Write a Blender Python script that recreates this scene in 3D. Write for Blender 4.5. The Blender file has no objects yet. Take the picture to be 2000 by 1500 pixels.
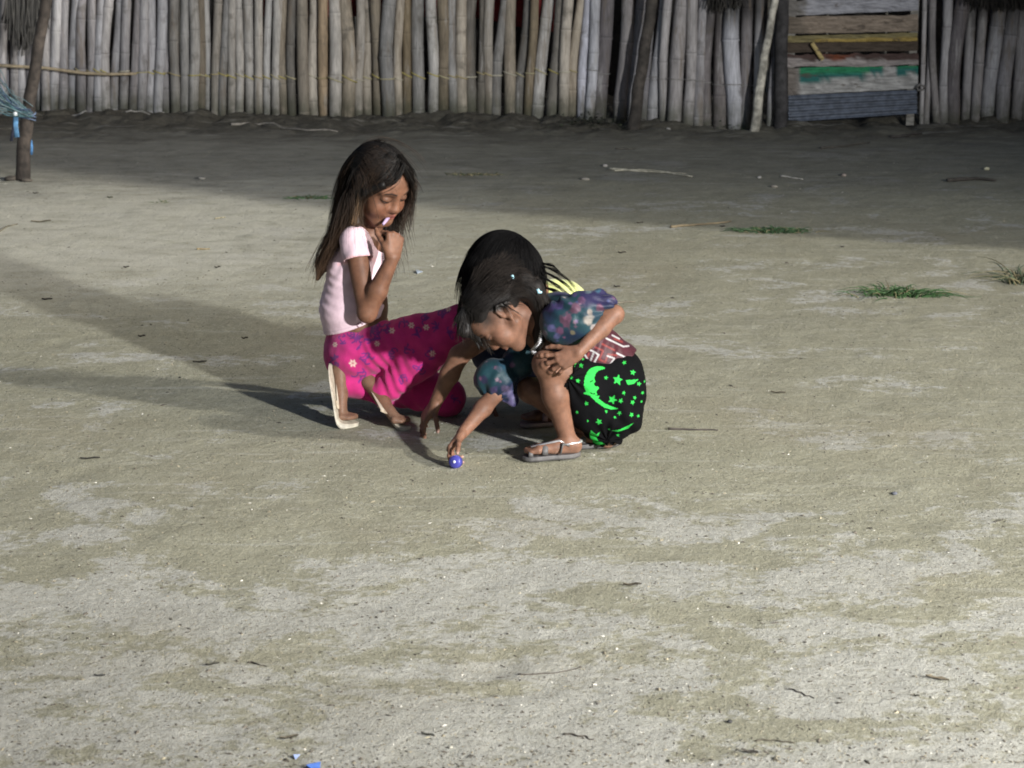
import bpy, math, random
import numpy as np
from mathutils import Vector, Matrix

random.seed(7)
rng = np.random.default_rng(7)
scene = bpy.context.scene
COL = scene.collection

# ------------------------------------------------------------------ camera
CAM_H = 1.65
FPX = 4200.0                      # focal length in pixels of the 2000 px wide photograph
PITCH = math.radians(13.68)
cam_data = bpy.data.cameras.new("camera")
cam_data.sensor_width = 36.0
cam_data.lens = FPX / 2000.0 * 36.0
cam_data.clip_end = 500.0
cam_data.dof.use_dof = True
cam_data.dof.focus_distance = 6.25
cam_data.dof.aperture_fstop = 9.0
cam = bpy.data.objects.new("camera", cam_data)
cam.location = (0, 0, CAM_H)
cam.rotation_euler = (math.pi / 2 - PITCH, 0, 0)
COL.objects.link(cam)
scene.camera = cam

# ------------------------------------------------------------------ night light: dim sky, high lamp far to the right (parallel light), floodlight behind
SUN_EL = math.radians(30.0)
SUN_TO = np.array([0.915, -0.40]) / math.hypot(0.915, 0.40)   # ground direction towards the light
world = bpy.data.worlds.new("World")
scene.world = world
world.use_nodes = True
wn = world.node_tree
wn.nodes.clear()
sky = wn.nodes.new("ShaderNodeTexSky")
sky.sky_type = 'NISHITA'
sky.sun_disc = False
sky.sun_elevation = SUN_EL
sky.sun_rotation = math.atan2(SUN_TO[0], SUN_TO[1])
sky.air_density = 1.0
sky.dust_density = 4.0
sky.ozone_density = 1.0
bg = wn.nodes.new("ShaderNodeBackground")
bg.inputs[1].default_value = 0.031
wo = wn.nodes.new("ShaderNodeOutputWorld")
wn.links.new(sky.outputs[0], bg.inputs[0])
wn.links.new(bg.outputs[0], wo.inputs[0])

sun = bpy.data.lights.new("sun", 'SUN')
sun.energy = 1.05
sun.angle = math.radians(2.0)
sun.color = (1.0, 0.965, 0.88)
sun_o = bpy.data.objects.new("sun", sun)
to = Vector((SUN_TO[0] * math.cos(SUN_EL), SUN_TO[1] * math.cos(SUN_EL), math.sin(SUN_EL)))
sun_o.rotation_euler = to.to_track_quat('Z', 'Y').to_euler()
sun_o.location = (6, -2, 6)
COL.objects.link(sun_o)

scene.view_settings.view_transform = 'Standard'
scene.view_settings.look = 'None'
scene.view_settings.exposure = 1.12
scene.view_settings.gamma = 1.0
scene.view_settings.use_curve_mapping = False
scene.render.engine = 'CYCLES'
scene.cycles.use_denoising = True
scene.cycles.max_bounces = 6
scene.cycles.filter_width = 1.8

# ------------------------------------------------------------------ small helpers
CP, SP = math.cos(PITCH), math.sin(PITCH)


def P(px, py, Y):
    """world point at depth Y seen at photo position (px, py)"""
    a = (px - 1000.0) / FPX
    b = (750.0 - py) / FPX
    d = np.array([a, CP + b * SP, -SP + b * CP])
    return np.array([0, 0, CAM_H]) + d * (Y / d[1])


def G(px, py, z=0.0):
    """world point at height z seen at photo position (px, py)"""
    a = (px - 1000.0) / FPX
    b = (750.0 - py) / FPX
    d = np.array([a, CP + b * SP, -SP + b * CP])
    return np.array([0, 0, CAM_H]) + d * ((z - CAM_H) / d[2])


def nrm(v):
    v = np.asarray(v, float)
    return v / np.linalg.norm(v)


def tag(o, label=None, cat=None, group=None, kind=None):
    if label: o['label'] = label
    if cat: o['category'] = cat
    if group: o['group'] = group
    if kind: o['kind'] = kind
    return o


def empty(name, loc):
    o = bpy.data.objects.new(name, None)
    o.location = tuple(loc)
    o.empty_display_size = 0.1
    COL.objects.link(o)
    return o


def np_mesh(name, V, faces, smooth=True, col=None):
    """V (n,3); faces (m,k) array or a list of (m,k) arrays"""
    if not isinstance(faces, (list, tuple)):
        faces = [faces]
    faces = [np.asarray(f, np.int32) for f in faces if len(f)]
    me = bpy.data.meshes.new(name)
    V = np.asarray(V, np.float32)
    me.vertices.add(len(V))
    me.vertices.foreach_set("co", V.ravel())
    nl = sum(f.size for f in faces)
    nf = sum(len(f) for f in faces)
    me.loops.add(nl)
    me.loops.foreach_set("vertex_index", np.concatenate([f.ravel() for f in faces]))
    me.polygons.add(nf)
    tot = np.concatenate([np.full(len(f), f.shape[1], np.int32) for f in faces])
    start = np.concatenate([[0], np.cumsum(tot)[:-1]]).astype(np.int32)
    me.polygons.foreach_set("loop_start", start)
    me.polygons.foreach_set("loop_total", tot)
    me.polygons.foreach_set("use_smooth", np.full(nf, smooth, bool))
    me.update(calc_edges=True)
    if col is not None:
        c = np.ones((len(V), 4), np.float32)
        c[:, :3] = col
        at = me.color_attributes.new("Col", 'FLOAT_COLOR', 'POINT')
        at.data.foreach_set("color", c.ravel())
    return me


def link(name, me, mat, parent=None, loc=None):
    o = bpy.data.objects.new(name, me)
    if mat is not None and not me.materials:
        for m in (mat if isinstance(mat, (list, tuple)) else [mat]):
            me.materials.append(m)
    if parent is not None:
        o.parent = parent
    if loc is not None:
        o.location = tuple(loc)
    COL.objects.link(o)
    return o


class MB:
    """collects simple shapes into one mesh"""
    def __init__(s):
        s.v, s.q, s.t, s.c, s.n = [], [], [], [], 0

    def add(s, V, q=None, t=None, col=None):
        V = np.asarray(V, float)
        s.v.append(V)
        if q is not None and len(q): s.q.append(np.asarray(q) + s.n)
        if t is not None and len(t): s.t.append(np.asarray(t) + s.n)
        c = np.ones((len(V), 3)) * (np.asarray(col) if col is not None else 1.0)
        s.c.append(c)
        s.n += len(V)

    def tube(s, pts, rad, n=6, col=None, flat=None, caps=True):
        pts = np.asarray(pts, float)
        m = len(pts)
        rad = np.broadcast_to(np.asarray(rad, float), (m,))
        T = np.gradient(pts, axis=0)
        T /= np.linalg.norm(T, axis=1)[:, None] + 1e-12
        ref = np.array([0, 0, 1.0]) if abs(T[:, 2]).mean() < 0.8 else np.array([0, 1.0, 0])
        if flat is not None: ref = np.asarray(flat[0], float)
        A = np.cross(T, ref); A /= np.linalg.norm(A, axis=1)[:, None] + 1e-12
        B = np.cross(A, T)
        k = 1.0 if flat is None else flat[1]
        an = np.arange(n) / n * 2 * math.pi
        ring = (A[:, None] * np.cos(an)[None, :, None] + k * B[:, None] * np.sin(an)[None, :, None]) * rad[:, None, None]
        V = (pts[:, None] + ring).reshape(-1, 3)
        i = np.arange(m - 1)[:, None] * n
        j = np.arange(n)[None]
        j2 = (j + 1) % n
        q = np.stack([i + j, i + j2, i + n + j2, i + n + j], -1).reshape(-1, 4)
        t = None
        if caps:
            V = np.vstack([V, pts[:1], pts[-1:]])
            jj = np.arange(n); jn = (jj + 1) % n
            t = np.vstack([np.stack([np.full(n, m * n), jn, jj], 1),
                           np.stack([np.full(n, m * n + 1), (m - 1) * n + jj, (m - 1) * n + jn], 1)])
        c = None
        if col is not None:
            col = np.asarray(col, float)
            if col.ndim == 2:
                c = np.repeat(col, n, axis=0)
                if caps: c = np.vstack([c, col[:1], col[-1:]])
            else:
                c = col
        s.add(V, q, t, c)

    def box(s, c, size, R=None, col=None, jitter=0.0):
        h = np.asarray(size, float) / 2
        V = np.array([[x, y, z] for x in (-1, 1) for y in (-1, 1) for z in (-1, 1)], float) * h
        if jitter: V += rng.uniform(-jitter, jitter, V.shape)
        if R is not None: V = V @ np.asarray(R).T
        q = [[0, 1, 3, 2], [4, 6, 7, 5], [0, 4, 5, 1], [2, 3, 7, 6], [0, 2, 6, 4], [1, 5, 7, 3]]
        s.add(V + np.asarray(c), q, None, col)

    def mesh(s, name, smooth=True, org=None):
        V = np.vstack(s.v)
        if org is not None: V = V - np.asarray(org)
        f = []
        if s.q: f.append(np.vstack(s.q))
        if s.t: f.append(np.vstack(s.t))
        return np_mesh(name, V, f, smooth, np.vstack(s.c))


# value noise for shapes (numpy)
_tab = rng.random((32, 32, 32)).astype(np.float32)


def vnoise(p):
    p = np.asarray(p, float)
    i = np.floor(p).astype(int)
    f = p - i
    f = f * f * (3 - 2 * f)
    r = 0
    for dx in (0, 1):
        wx = f[..., 0] if dx else 1 - f[..., 0]
        for dy in (0, 1):
            wy = f[..., 1] if dy else 1 - f[..., 1]
            for dz in (0, 1):
                wz = f[..., 2] if dz else 1 - f[..., 2]
                r = r + wx * wy * wz * _tab[(i[..., 0] + dx) & 31, (i[..., 1] + dy) & 31, (i[..., 2] + dz) & 31]
    return r * 2 - 1


def fbm(p, n=4):
    r, a = 0, 1.0
    for k in range(n):
        r = r + a * vnoise(np.asarray(p) * 2 ** k + 7.3 * k)
        a *= 0.5
    return r


def sstep(a, b, x):
    t = np.clip((np.asarray(x, float) - a) / (b - a), 0, 1)
    return t * t * (3 - 2 * t)


# ------------------------------------------------------------------ material helpers
class NT:
    def __init__(s, name):
        s.m = bpy.data.materials.new(name)
        s.m.use_nodes = True
        s.t = s.m.node_tree
        s.t.nodes.clear()
        s.out = s.t.nodes.new("ShaderNodeOutputMaterial")

    def n(s, typ, ins=None, **kw):
        nd = s.t.nodes.new(typ)
        for k, v in kw.items(): setattr(nd, k, v)
        for k, v in (ins or {}).items():
            if isinstance(v, bpy.types.NodeSocket): s.t.links.new(v, nd.inputs[k])
            else: nd.inputs[k].default_value = v
        return nd

    def noise(s, vec, scale, detail=4.0, rough=0.55, dist=0.0):
        return s.n("ShaderNodeTexNoise", {"Vector": vec, "Scale": scale, "Detail": detail, "Roughness": rough, "Distortion": dist}).outputs[0]

    def ramp(s, fac, stops):
        r = s.n("ShaderNodeValToRGB", {"Fac": fac})
        e = r.color_ramp.elements
        while len(e) > 1: e.remove(e[-1])
        for i, (p, c) in enumerate(stops):
            x = e[0] if i == 0 else e.new(p)
            x.position = p
            x.color = (c[0], c[1], c[2], 1) if not isinstance(c, (int, float)) else (c, c, c, 1)
        return r.outputs[0]

    def mix(s, fac, a, b, mode='MIX'):
        nd = s.n("ShaderNodeMix", data_type='RGBA', blend_type=mode)
        for k, v in ((0, fac), (6, a), (7, b)):
            if isinstance(v, bpy.types.NodeSocket): s.t.links.new(v, nd.inputs[k])
            elif k == 0: nd.inputs[0].default_value = v
            else: nd.inputs[k].default_value = (*v, 1) if not isinstance(v, (int, float)) else (v, v, v, 1)
        return nd.outputs[2]

    def math(s, op, a, b=0.0, c=None):
        nd = s.n("ShaderNodeMath", operation=op)
        for k, v in enumerate((a, b) if c is None else (a, b, c)):
            if isinstance(v, bpy.types.NodeSocket): s.t.links.new(v, nd.inputs[k])
            else: nd.inputs[k].default_value = v
        return nd.outputs[0]

    def mapr(s, v, a, b, c=0.0, d=1.0):
        return s.n("ShaderNodeMapRange", {0: v, 1: a, 2: b, 3: c, 4: d}, interpolation_type='SMOOTHSTEP').outputs[0]

    def obj_vec(s, scale=(1, 1, 1)):
        tc = s.n("ShaderNodeTexCoord")
        return s.n("ShaderNodeMapping", {"Vector": tc.outputs["Object"], "Scale": scale}).outputs[0]

    def attr(s, name="Col"):
        return s.n("ShaderNodeAttribute", attribute_name=name).outputs[0]

    def finish(s, color, rough=0.6, bump=None, bstr=0.3, bdist=0.002, **kw):
        b = s.n("ShaderNodeBsdfPrincipled")
        for k, v in (("Base Color", color), ("Roughness", rough)):
            if isinstance(v, bpy.types.NodeSocket): s.t.links.new(v, b.inputs[k])
            else: b.inputs[k].default_value = (*v, 1) if isinstance(v, tuple) else v
        for k, v in kw.items(): b.inputs[k.replace("_", " ")].default_value = v
        if bump is not None:
            bn = s.n("ShaderNodeBump", {"Height": bump, "Strength": bstr, "Distance": bdist})
            s.t.links.new(bn.outputs[0], b.inputs["Normal"])
        s.t.links.new(b.outputs[0], s.out.inputs[0])
        return s.m


def m_attr(name, rough=0.6, grain=60.0, gamt=0.25, bscale=300.0, bstr=0.25, bdist=0.001, **kw):
    """vertex-coloured material with a fine grain"""
    t = NT(name)
    v = t.obj_vec()
    g = t.noise(v, grain, 5.0)
    f = t.mapr(g, 0.3, 0.7, 1.0 - gamt, 1.0 + gamt)
    c = t.mix(1.0, t.attr(), t.n("ShaderNodeCombineXYZ", {0: f, 1: f, 2: f}).outputs[0], 'MULTIPLY')
    return t.finish(c, rough, t.noise(v, bscale, 3.0), bstr, bdist, **kw)
# ------------------------------------------------------------------ ground
_gs = np.random.default_rng(404)
_scuffs = [(_gs.uniform(-2.6, 2.6), 3.8 + 6.5 * _gs.random() ** 1.3, _gs.uniform(.05, .12), _gs.uniform(.035, .06), _gs.uniform(0, 3.14), _gs.uniform(.001, .0025)) for _ in range(70)]


def scuff_z(x, y):
    z = 0
    for cx, cy, a, b, r, h in _scuffs:
        dx, dy = x - cx, y - cy
        u = (dx * math.cos(r) + dy * math.sin(r)) / a; w = (-dx * math.sin(r) + dy * math.cos(r)) / b
        q = u * u + w * w
        z = z + h * (-np.exp(-q) + .7 * np.exp(-(np.sqrt(q) - 1.5) ** 2 * 5))
    return z


def ground_z(x, y):
    x = np.asarray(x, float); y = np.asarray(y, float)
    q = np.stack([x * 1.3, y * 1.3, np.zeros_like(x)], -1)
    z = 0.006 * vnoise(q) + 0.0025 * vnoise(q * 3.1 + 3)
    play = np.exp(-(((x + 0.05) / 1.0) ** 2 + ((y - 6.1) / 0.6) ** 2) ** 2)
    z = (z + scuff_z(x, y)) * (1 - 0.95 * play)
    fine = 0.0014 * vnoise(q * 9.0 + 11) + 0.0014 * vnoise(q * 23.0 + 5) + 0.0014 * vnoise(q * 41.0)
    z = z + fine * (1 - 0.6 * play)
    bank = sstep(12.6, 14.0, y + 0.25 * vnoise(q * 0.8 + 20))
    lump = np.abs(vnoise(q * 2.6 + 31)) + 0.5 * np.abs(vnoise(q * 6.0 + 17)) + 0.3 * vnoise(q * 15)
    return z + bank * (0.004 + 0.05 * lump)


def axis(lo, hi, step, far):
    a = np.arange(lo, hi + 1e-6, step)
    out = [hi]
    g = step
    while out[-1] < far:
        g *= 1.35
        out.append(out[-1] + g)
    lo_out = [lo]
    g = step
    while lo_out[-1] > -far:
        g *= 1.35
        lo_out.append(lo_out[-1] - g)
    return np.concatenate([lo_out[:0:-1], a, out[1:]])


gx = axis(-3.6, 3.6, 0.02, 160.0)
gy = axis(3.4, 15.0, 0.026, 180.0)
GX, GY = np.meshgrid(gx, gy, indexing='ij')
GZ = ground_z(GX, GY)
far_mask = 1 - np.clip((np.hypot(GX, GY - 8) - 12) / 10, 0, 1)
GZ = GZ * far_mask
V = np.stack([GX, GY, GZ], -1).reshape(-1, 3)
nxg, nyg = GX.shape
ii, jj = np.meshgrid(np.arange(nxg - 1), np.arange(nyg - 1), indexing='ij')
b0 = ii * nyg + jj
Q = np.stack([b0, b0 + nyg, b0 + nyg + 1, b0 + 1], -1).reshape(-1, 4)

t = NT("sandy_soil")
v = t.obj_vec()
sepa = t.n("ShaderNodeSeparateXYZ", {0: v})
ypos = sepa.outputs[1]
big = t.noise(v, 0.9, 3.0, 0.5)
vx = t.n("ShaderNodeMapping", {"Vector": v, "Scale": (0.75, 1.10, 1.0), "Rotation": (0, 0, 0.12)}).outputs[0]
n1 = t.noise(vx, 2.3, 7.0, 0.66, 0.5)
n2 = t.noise(vx, 7.0, 5.0, 0.65, 0.4)
n3 = t.noise(v, 38.0, 6.0, 0.7)
n4 = t.noise(v, 150.0, 4.0, 0.7)
n5 = t.noise(v, 420.0, 2.0, 0.6)
# pale salty patches, more of them near the photographer
near = t.mapr(ypos, 6.0, 4.2, 0.0, 0.095)
pf = t.math('ADD', t.math('ADD', t.math('MULTIPLY', n1, 0.72), t.math('MULTIPLY', n2, 0.28)), near)
pf = t.math('ADD', pf, t.math('MULTIPLY', t.math('SUBTRACT', n3, 0.5), 0.22))
pale = t.mapr(pf, 0.545, 0.605)
olive = t.ramp(t.math('ADD', t.math('MULTIPLY', n2, 0.5), t.math('MULTIPLY', n3, 0.5)),
               [(0.30, (0.225, 0.216, 0.155)), (0.5, (0.292, 0.282, 0.208)), (0.70, (0.365, 0.355, 0.275))])
palec = t.ramp(n3, [(0.3, (0.34, 0.335, 0.30)), (0.55, (0.46, 0.455, 0.43)), (0.75, (0.56, 0.555, 0.53))])
c = t.mix(t.math('MULTIPLY', pale, 0.62), olive, palec)
# tan drifts; pale sand at the far left, lightened to imitate stronger light
c = t.mix(t.mapr(big, 0.5, 0.7, 0.0, 0.35), c, (0.27, 0.242, 0.170))
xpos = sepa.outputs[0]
lit_sand = t.math('MULTIPLY', t.math('MULTIPLY', t.mapr(xpos, 0.6, -1.6), t.mapr(ypos, 7.4, 9.2)), t.mapr(n2, 0.25, 0.6, 0.45, 1.0))
c = t.mix(t.math('MULTIPLY', lit_sand, 0.85), c, (0.56, 0.545, 0.46))
# grains: dark crumbs and light shell sand
n6 = t.noise(v, 75.0, 5.0, 0.75)
c = t.mix(t.mapr(n6, 0.56, 0.70, 0.0, 0.36), c, (0.13, 0.12, 0.09))
c = t.mix(t.mapr(n6, 0.44, 0.32, 0.0, 0.45), c, (0.52, 0.51, 0.45))
c = t.mix(t.mapr(n4, 0.57, 0.70, 0.0, 0.6), c, (0.11, 0.10, 0.075))
c = t.mix(t.mapr(n5, 0.62, 0.75, 0.0, 0.5), c, (0.60, 0.585, 0.52))
c = t.mix(t.mapr(n5, 0.40, 0.28, 0.0, 0.5), c, (0.13, 0.115, 0.085))
# dark damp earth by the fence; beaten grey soil before it darkened for shade
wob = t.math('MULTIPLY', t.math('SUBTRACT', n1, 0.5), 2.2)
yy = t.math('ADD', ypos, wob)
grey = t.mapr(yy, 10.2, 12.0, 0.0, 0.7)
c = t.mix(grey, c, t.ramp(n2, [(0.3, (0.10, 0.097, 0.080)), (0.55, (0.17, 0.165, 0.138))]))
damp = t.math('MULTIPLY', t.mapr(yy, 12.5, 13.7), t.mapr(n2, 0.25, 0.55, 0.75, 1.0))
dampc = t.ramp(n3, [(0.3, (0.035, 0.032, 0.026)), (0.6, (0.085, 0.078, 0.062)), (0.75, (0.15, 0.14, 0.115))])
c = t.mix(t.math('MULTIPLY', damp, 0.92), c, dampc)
# faint streaks where twigs and feet dragged
wv = t.n("ShaderNodeMapping", {"Vector": v, "Scale": (1.2, 9.0, 1.0), "Rotation": (0, 0, 0.25)}).outputs[0]
st = t.noise(wv, 2.2, 5.0, 0.65, 0.5)
c = t.mix(t.mapr(st, 0.55, 0.68, 0.0, 0.30), c, (0.47, 0.46, 0.41))
c = t.mix(t.mapr(st, 0.40, 0.30, 0.0, 0.18), c, (0.16, 0.145, 0.105))
h = t.math('ADD', t.math('MULTIPLY', n3, 1.0), t.math('ADD', t.math('MULTIPLY', n4, 0.5), t.math('MULTIPLY', n5, 0.2)))
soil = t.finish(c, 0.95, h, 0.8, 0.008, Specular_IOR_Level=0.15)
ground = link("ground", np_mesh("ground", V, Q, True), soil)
tag(ground, kind='structure')
# ------------------------------------------------------------------ bamboo fence
def m_bamboo():
    t = NT("weathered_bamboo")
    oi = t.n("ShaderNodeObjectInfo")
    v0 = t.n("ShaderNodeTexCoord").outputs["Object"]
    off = t.n("ShaderNodeVectorMath", {0: v0, 1: t.n("ShaderNodeCombineXYZ", {0: t.math('MULTIPLY', oi.outputs["Random"], 37.0), 1: oi.outputs["Random"], 2: t.math('MULTIPLY', oi.outputs["Random"], 11.0)}).outputs[0]}, operation='ADD').outputs[0]
    vs = t.n("ShaderNodeMapping", {"Vector": off, "Scale": (1, 1, 0.12)}).outputs[0]
    fib = t.noise(vs, 90.0, 4.0, 0.6)
    blot = t.noise(off, 9.0, 4.0, 0.6)
    pat = t.noise(vs, 14.0, 5.0, 0.7)
    c = t.mix(1.0, oi.outputs["Color"], t.attr(), 'MULTIPLY')
    f = t.mapr(fib, 0.25, 0.75, 0.72, 1.22)
    c = t.mix(1.0, c, t.n("ShaderNodeCombineXYZ", {0: f, 1: f, 2: f}).outputs[0], 'MULTIPLY')
    c = t.mix(t.mapr(blot, 0.55, 0.72, 0.0, 0.6), c, (0.09, 0.08, 0.066))
    c = t.mix(t.mapr(pat, 0.53, 0.66, 0.0, 0.55), c, (0.16, 0.125, 0.09))
    c = t.mix(t.mapr(pat, 0.44, 0.32, 0.0, 0.5), c, (0.42, 0.41, 0.40))
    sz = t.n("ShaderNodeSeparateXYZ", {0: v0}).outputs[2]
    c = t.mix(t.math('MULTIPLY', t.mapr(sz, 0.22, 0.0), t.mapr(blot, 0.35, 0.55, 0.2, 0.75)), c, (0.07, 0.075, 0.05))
    return t.finish(c, 0.75, fib, 0.35, 0.004, Specular_IOR_Level=0.2)


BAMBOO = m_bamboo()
DARKWOOD = m_attr("dark_wood", 0.85, 25.0, 0.45, 90.0, 0.6, 0.006)
PLAIN = m_attr("plain_matte", 0.8, 40.0, 0.25, 120.0, 0.3, 0.002)
WEED = m_attr("grass_blade", 0.6, 30.0, 0.3, 60.0, 0.1, 0.001)


def pole_mesh(r, length, lean, depth_lean, seed, stain=0.0):
    g = np.random.default_rng(seed)
    zs, rs, cs = [-0.05], [r], [1.0]
    z = g.uniform(0.02, 0.28)
    while z < length - 0.05:
        nb = g.uniform(0.3, 1.25); ring = g.uniform(0.15, 1.0)
        for dz, k, c in ((-0.016, 0.98, 1.0), (-0.005, 1.0 + 0.07 * ring, 1.0 + 0.14 * nb * ring), (0.003, 1.0 + .02 * ring, 1.0 - 0.45 * ring), (0.010, 1.0, 1.0 - 0.12 * ring), (0.03, 0.97, 1.0)):
            zs.append(z + dz); rs.append(r * k); cs.append(c)
        z2 = z + g.uniform(0.24, 0.40)
        zm = (z + z2) / 2
        if zm < length - 0.06:
            zs.append(zm); rs.append(r * g.uniform(.93, 1.0)); cs.append(g.uniform(0.75, 1.2))
        z = z2
    zs.append(length); rs.append(r * 0.93); cs.append(0.9)
    zs = np.array(zs)
    b1, b2 = g.uniform(-0.75, 0.75, 2) * r
    p1, p2 = g.uniform(0, 6, 2)
    fx = lambda z_: lean * z_ / length + b1 * np.sin(z_ * 3.4 + p1) * np.clip(z_, 0, .4) / .4
    fy = lambda z_: depth_lean * z_ / length + b2 * np.sin(z_ * 2.2 + p2)
    x = fx(zs); y = fy(zs)
    cs = np.array(cs)
    if stain > 0:
        cs = cs * (1 - 0.75 * sstep(stain - 0.06, stain + 0.12, zs + 0.05 * g.uniform(-1, 1)))
    b = MB()
    b.tube(np.stack([x, y, zs], 1), np.array(rs), 9, col=np.stack([cs, cs, cs], 1))
    return b.mesh("bamboo_pole"), fx, fy


def fence_y(px):
    return float(np.interp(px, [-900, 0, 600, 1000, 1200, 1340, 1500, 1800, 2000, 2900],
                           [14.40, 14.30, 14.20, 14.10, 13.80, 13.62, 13.52, 13.72, 13.92, 14.2]))


def pole_spec():
    L = []
    for a, b in ((4, 6), (14, 18), (28, 24), (44, 36), (62, 54), (80, 84), (93, 96), (106, 112), (123, 133), (142, 151), (160, 168), (176, 180), (191, 193),
                 (207, 209), (223, 229), (241, 250), (260, 268), (276, 281), (293, 295), (310, 311), (326, 326), (343, 344), (360, 361), (377, 376), (392, 392)):
        L.append((a, b, 16.5))
    for a, b, w in ((35, 30, 64), (100, 105, 66), (175, 190, 70), (260, 280, 70), (340, 355, 78), (440, 430, 84), (525, 530, 74), (605, 610, 62), (695, 680, 82),
                 (780, 755, 82), (855, 855, 78), (970, 950, 96), (1070, 1055, 92), (1160, 1150, 92), (1275, 1260, 112), (1395, 1380, 106), (1505, 1470, 82),
                 (1595, 1575, 84), (1690, 1680, 98), (1800, 1790, 104), (1895, 1890, 76), (1975, 1970, 74)):
        L.append((400 + a / 5, 400 + b / 5, w / 5))
    for a, b, w in ((85, 100, 100), (225, 235, 92), (325, 320, 86), (430, 425, 84), (510, 525, 92), (600, 625, 100), (700, 740, 84), (770, 815, 84),
                 (845, 910, 86), (980, 1005, 100), (1070, 1130, 96), (1150, 1215, 72), (1245, 1350, 94), (1395, 1460, 100), (1500, 1560, 96), (1590, 1665, 92),
                 (1685, 1752, 76), (1755, 1835, 84), (1850, 1935, 110)):
        L.append((800 + a / 5, 800 + b / 5, w / 5))
    for a, b, w in ((55, 140, 104), (155, 250, 80), (280, 390, 60), (375, 470, 110), (485, 555, 76), (580, 665, 112), (715, 780, 98), (815, 865, 84),
                 (905, 955, 82), (1035, 1070, 130), (1175, 1205, 120), (1280, 1320, 98), (1395, 1430, 80), (1520, 1580, 60)):
        L.append((1200 + a / 5, 1200 + b / 5, w / 5))
    return L


def pole_spec_right():
    return [(1600 + a / 5, 1600 + b / 5, w / 5) for a, b, w in
            ((1000, 1040, 40), (1050, 1085, 44), (1150, 1130, 62), (1215, 1260, 76), (1310, 1390, 108), (1430, 1505, 78), (1520, 1615, 72), (1640, 1740, 116),
             (1785, 1885, 106), (1930, 1990, 100), (2040, 2080, 90), (2130, 2180, 96), (2230, 2260, 86), (2330, 2360, 100), (2430, 2460, 94), (2530, 2550, 90))] + [(2130 + 19.5 * k, 2138 + 19.5 * k, 18.5) for k in range(36)]


SCALE_F = 4200.0 / 14.3
special = {1144: (0.50, 0.50, 0.56), 1158: (0.42, 0.42, 0.45), 1211: (0.40, 0.39, 0.37), 632: (0.36, 0.27, 0.18), 626: (0.33, 0.27, 0.19), 1381: (0.40, 0.40, 0.46),
           1435: (0.42, 0.42, 0.45), 1504: (0.42, 0.43, 0.52), 1275: (0.34, 0.36, 0.42), 1888: (0.40, 0.40, 0.43), 1250: (0.30, 0.29, 0.27)}


def build_fence(name, specs, label, x_ref, twine):
    base = P(x_ref, 225, fence_y(x_ref)); base[2] = 0
    root = empty(name, base)
    tag(root, label, "fence")
    tops = []
    for k, (xb, xt, w) in enumerate(specs):
        Y = fence_y(xb) + rng.uniform(-0.04, 0.04)
        p = P(xb, 225, Y); p[2] = 0
        p[2] = float(ground_z(p[0], p[1])) - 0.01
        q = P(xt, 0, Y)
        length = rng.uniform(1.65, 2.1)
        zvis = q[2] - p[2]
        lean = (q[0] - p[0]) / zvis + rng.normal() * .012
        lean_tot = lean * min(zvis, 1.0) + 0.15 * lean
        r = w / 2 / SCALE_F * rng.uniform(1.08, 1.30)
        stain = 0.0
        if 20 < xt < 66: stain = rng.uniform(0.35, 0.5)
        elif 1375 < xt < 1500: stain = rng.uniform(0.60, 0.68)
        elif xt > 1890: stain = rng.uniform(0.52, 0.66)
        me, fx, fy = pole_mesh(r, length, lean_tot * length, 0.10 + rng.uniform(-0.05, 0.05), 100 + k + abs(int(xb)), stain)
        o = link("bamboo_pole", me, BAMBOO, root, p - base)
        g = rng.uniform(0.20, 0.40) if rng.random() > .18 else rng.uniform(.12, .2)
        warm = rng.uniform(0.005, 0.05) * (1.5 if 380 < xb < 1120 else .6)
        c = (g + warm, g + warm * 0.35, g - warm * 0.5 + (0.022 if xb < 330 or xb > 1130 else 0.0))
        for sx, sc in special.items():
            if abs(sx - (xb + xt) / 2) < 5: c = sc
        o.color = (*c, 1)
        o.rotation_euler = (0, 0, 0)
        if twine:
            tops.append((xb, xt, Y, r, p, fx, fy))
    for k, (xb, xt, Y, r, p, fx, fy) in enumerate(tops):
        if not twine[0] < xb < twine[1]: continue
        if rng.random() < 0.08: continue
        zz = P(xb, np.interp(xb, [0, 270, 640, 1000, 1150, 1600], [140, 142, 152, 145, 140, 182]) + rng.uniform(-4, 4), Y)[2]
        cx = float(fx(zz - p[2])); cy = float(fy(zz - p[2]))
        sl = -rng.uniform(0.35, 0.6) if xb < 1150 and rng.random() < 0.82 else rng.uniform(-0.08, 0.08)
        an = np.linspace(-1.35, 1.35, 7)
        pts = np.stack([p[0] + cx + (r + 0.002) * np.sin(an) * 1.1, p[1] + cy - (r * 1.04 + 0.003) * np.cos(an), zz + sl * r * np.sin(an)], 1)
        b = MB()
        b.tube(pts - base, 0.0042 if xb < 1150 else 0.003, 5)
        cc = random.choice([(0.42, 0.36, 0.12), (0.40, 0.36, 0.22), (0.45, 0.42, 0.33), (0.36, 0.30, 0.16)]) if xb < 1150 else (0.22, 0.21, 0.2)
        me = b.mesh("twine_wrap")
        me.color_attributes["Col"].data.foreach_set("color", np.tile(np.array([*cc, 1], np.float32), len(me.vertices)))
        link("twine_wrap", me, PLAIN, root)
    return root, base


specs_l = [(x, x + rng.uniform(-5, 5), rng.uniform(15, 18)) for x in np.arange(-800, -5, 17.5)] + pole_spec()
fence_l, fl_base = build_fence("bamboo_fence", specs_l, "long grey bamboo pole fence left of the plank gate, lashed with yellow twine", 700, (140, 1560))
fence_r, fr_base = build_fence("bamboo_fence", pole_spec_right(), "short bamboo pole fence to the right of the plank gate", 1900, None)

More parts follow.
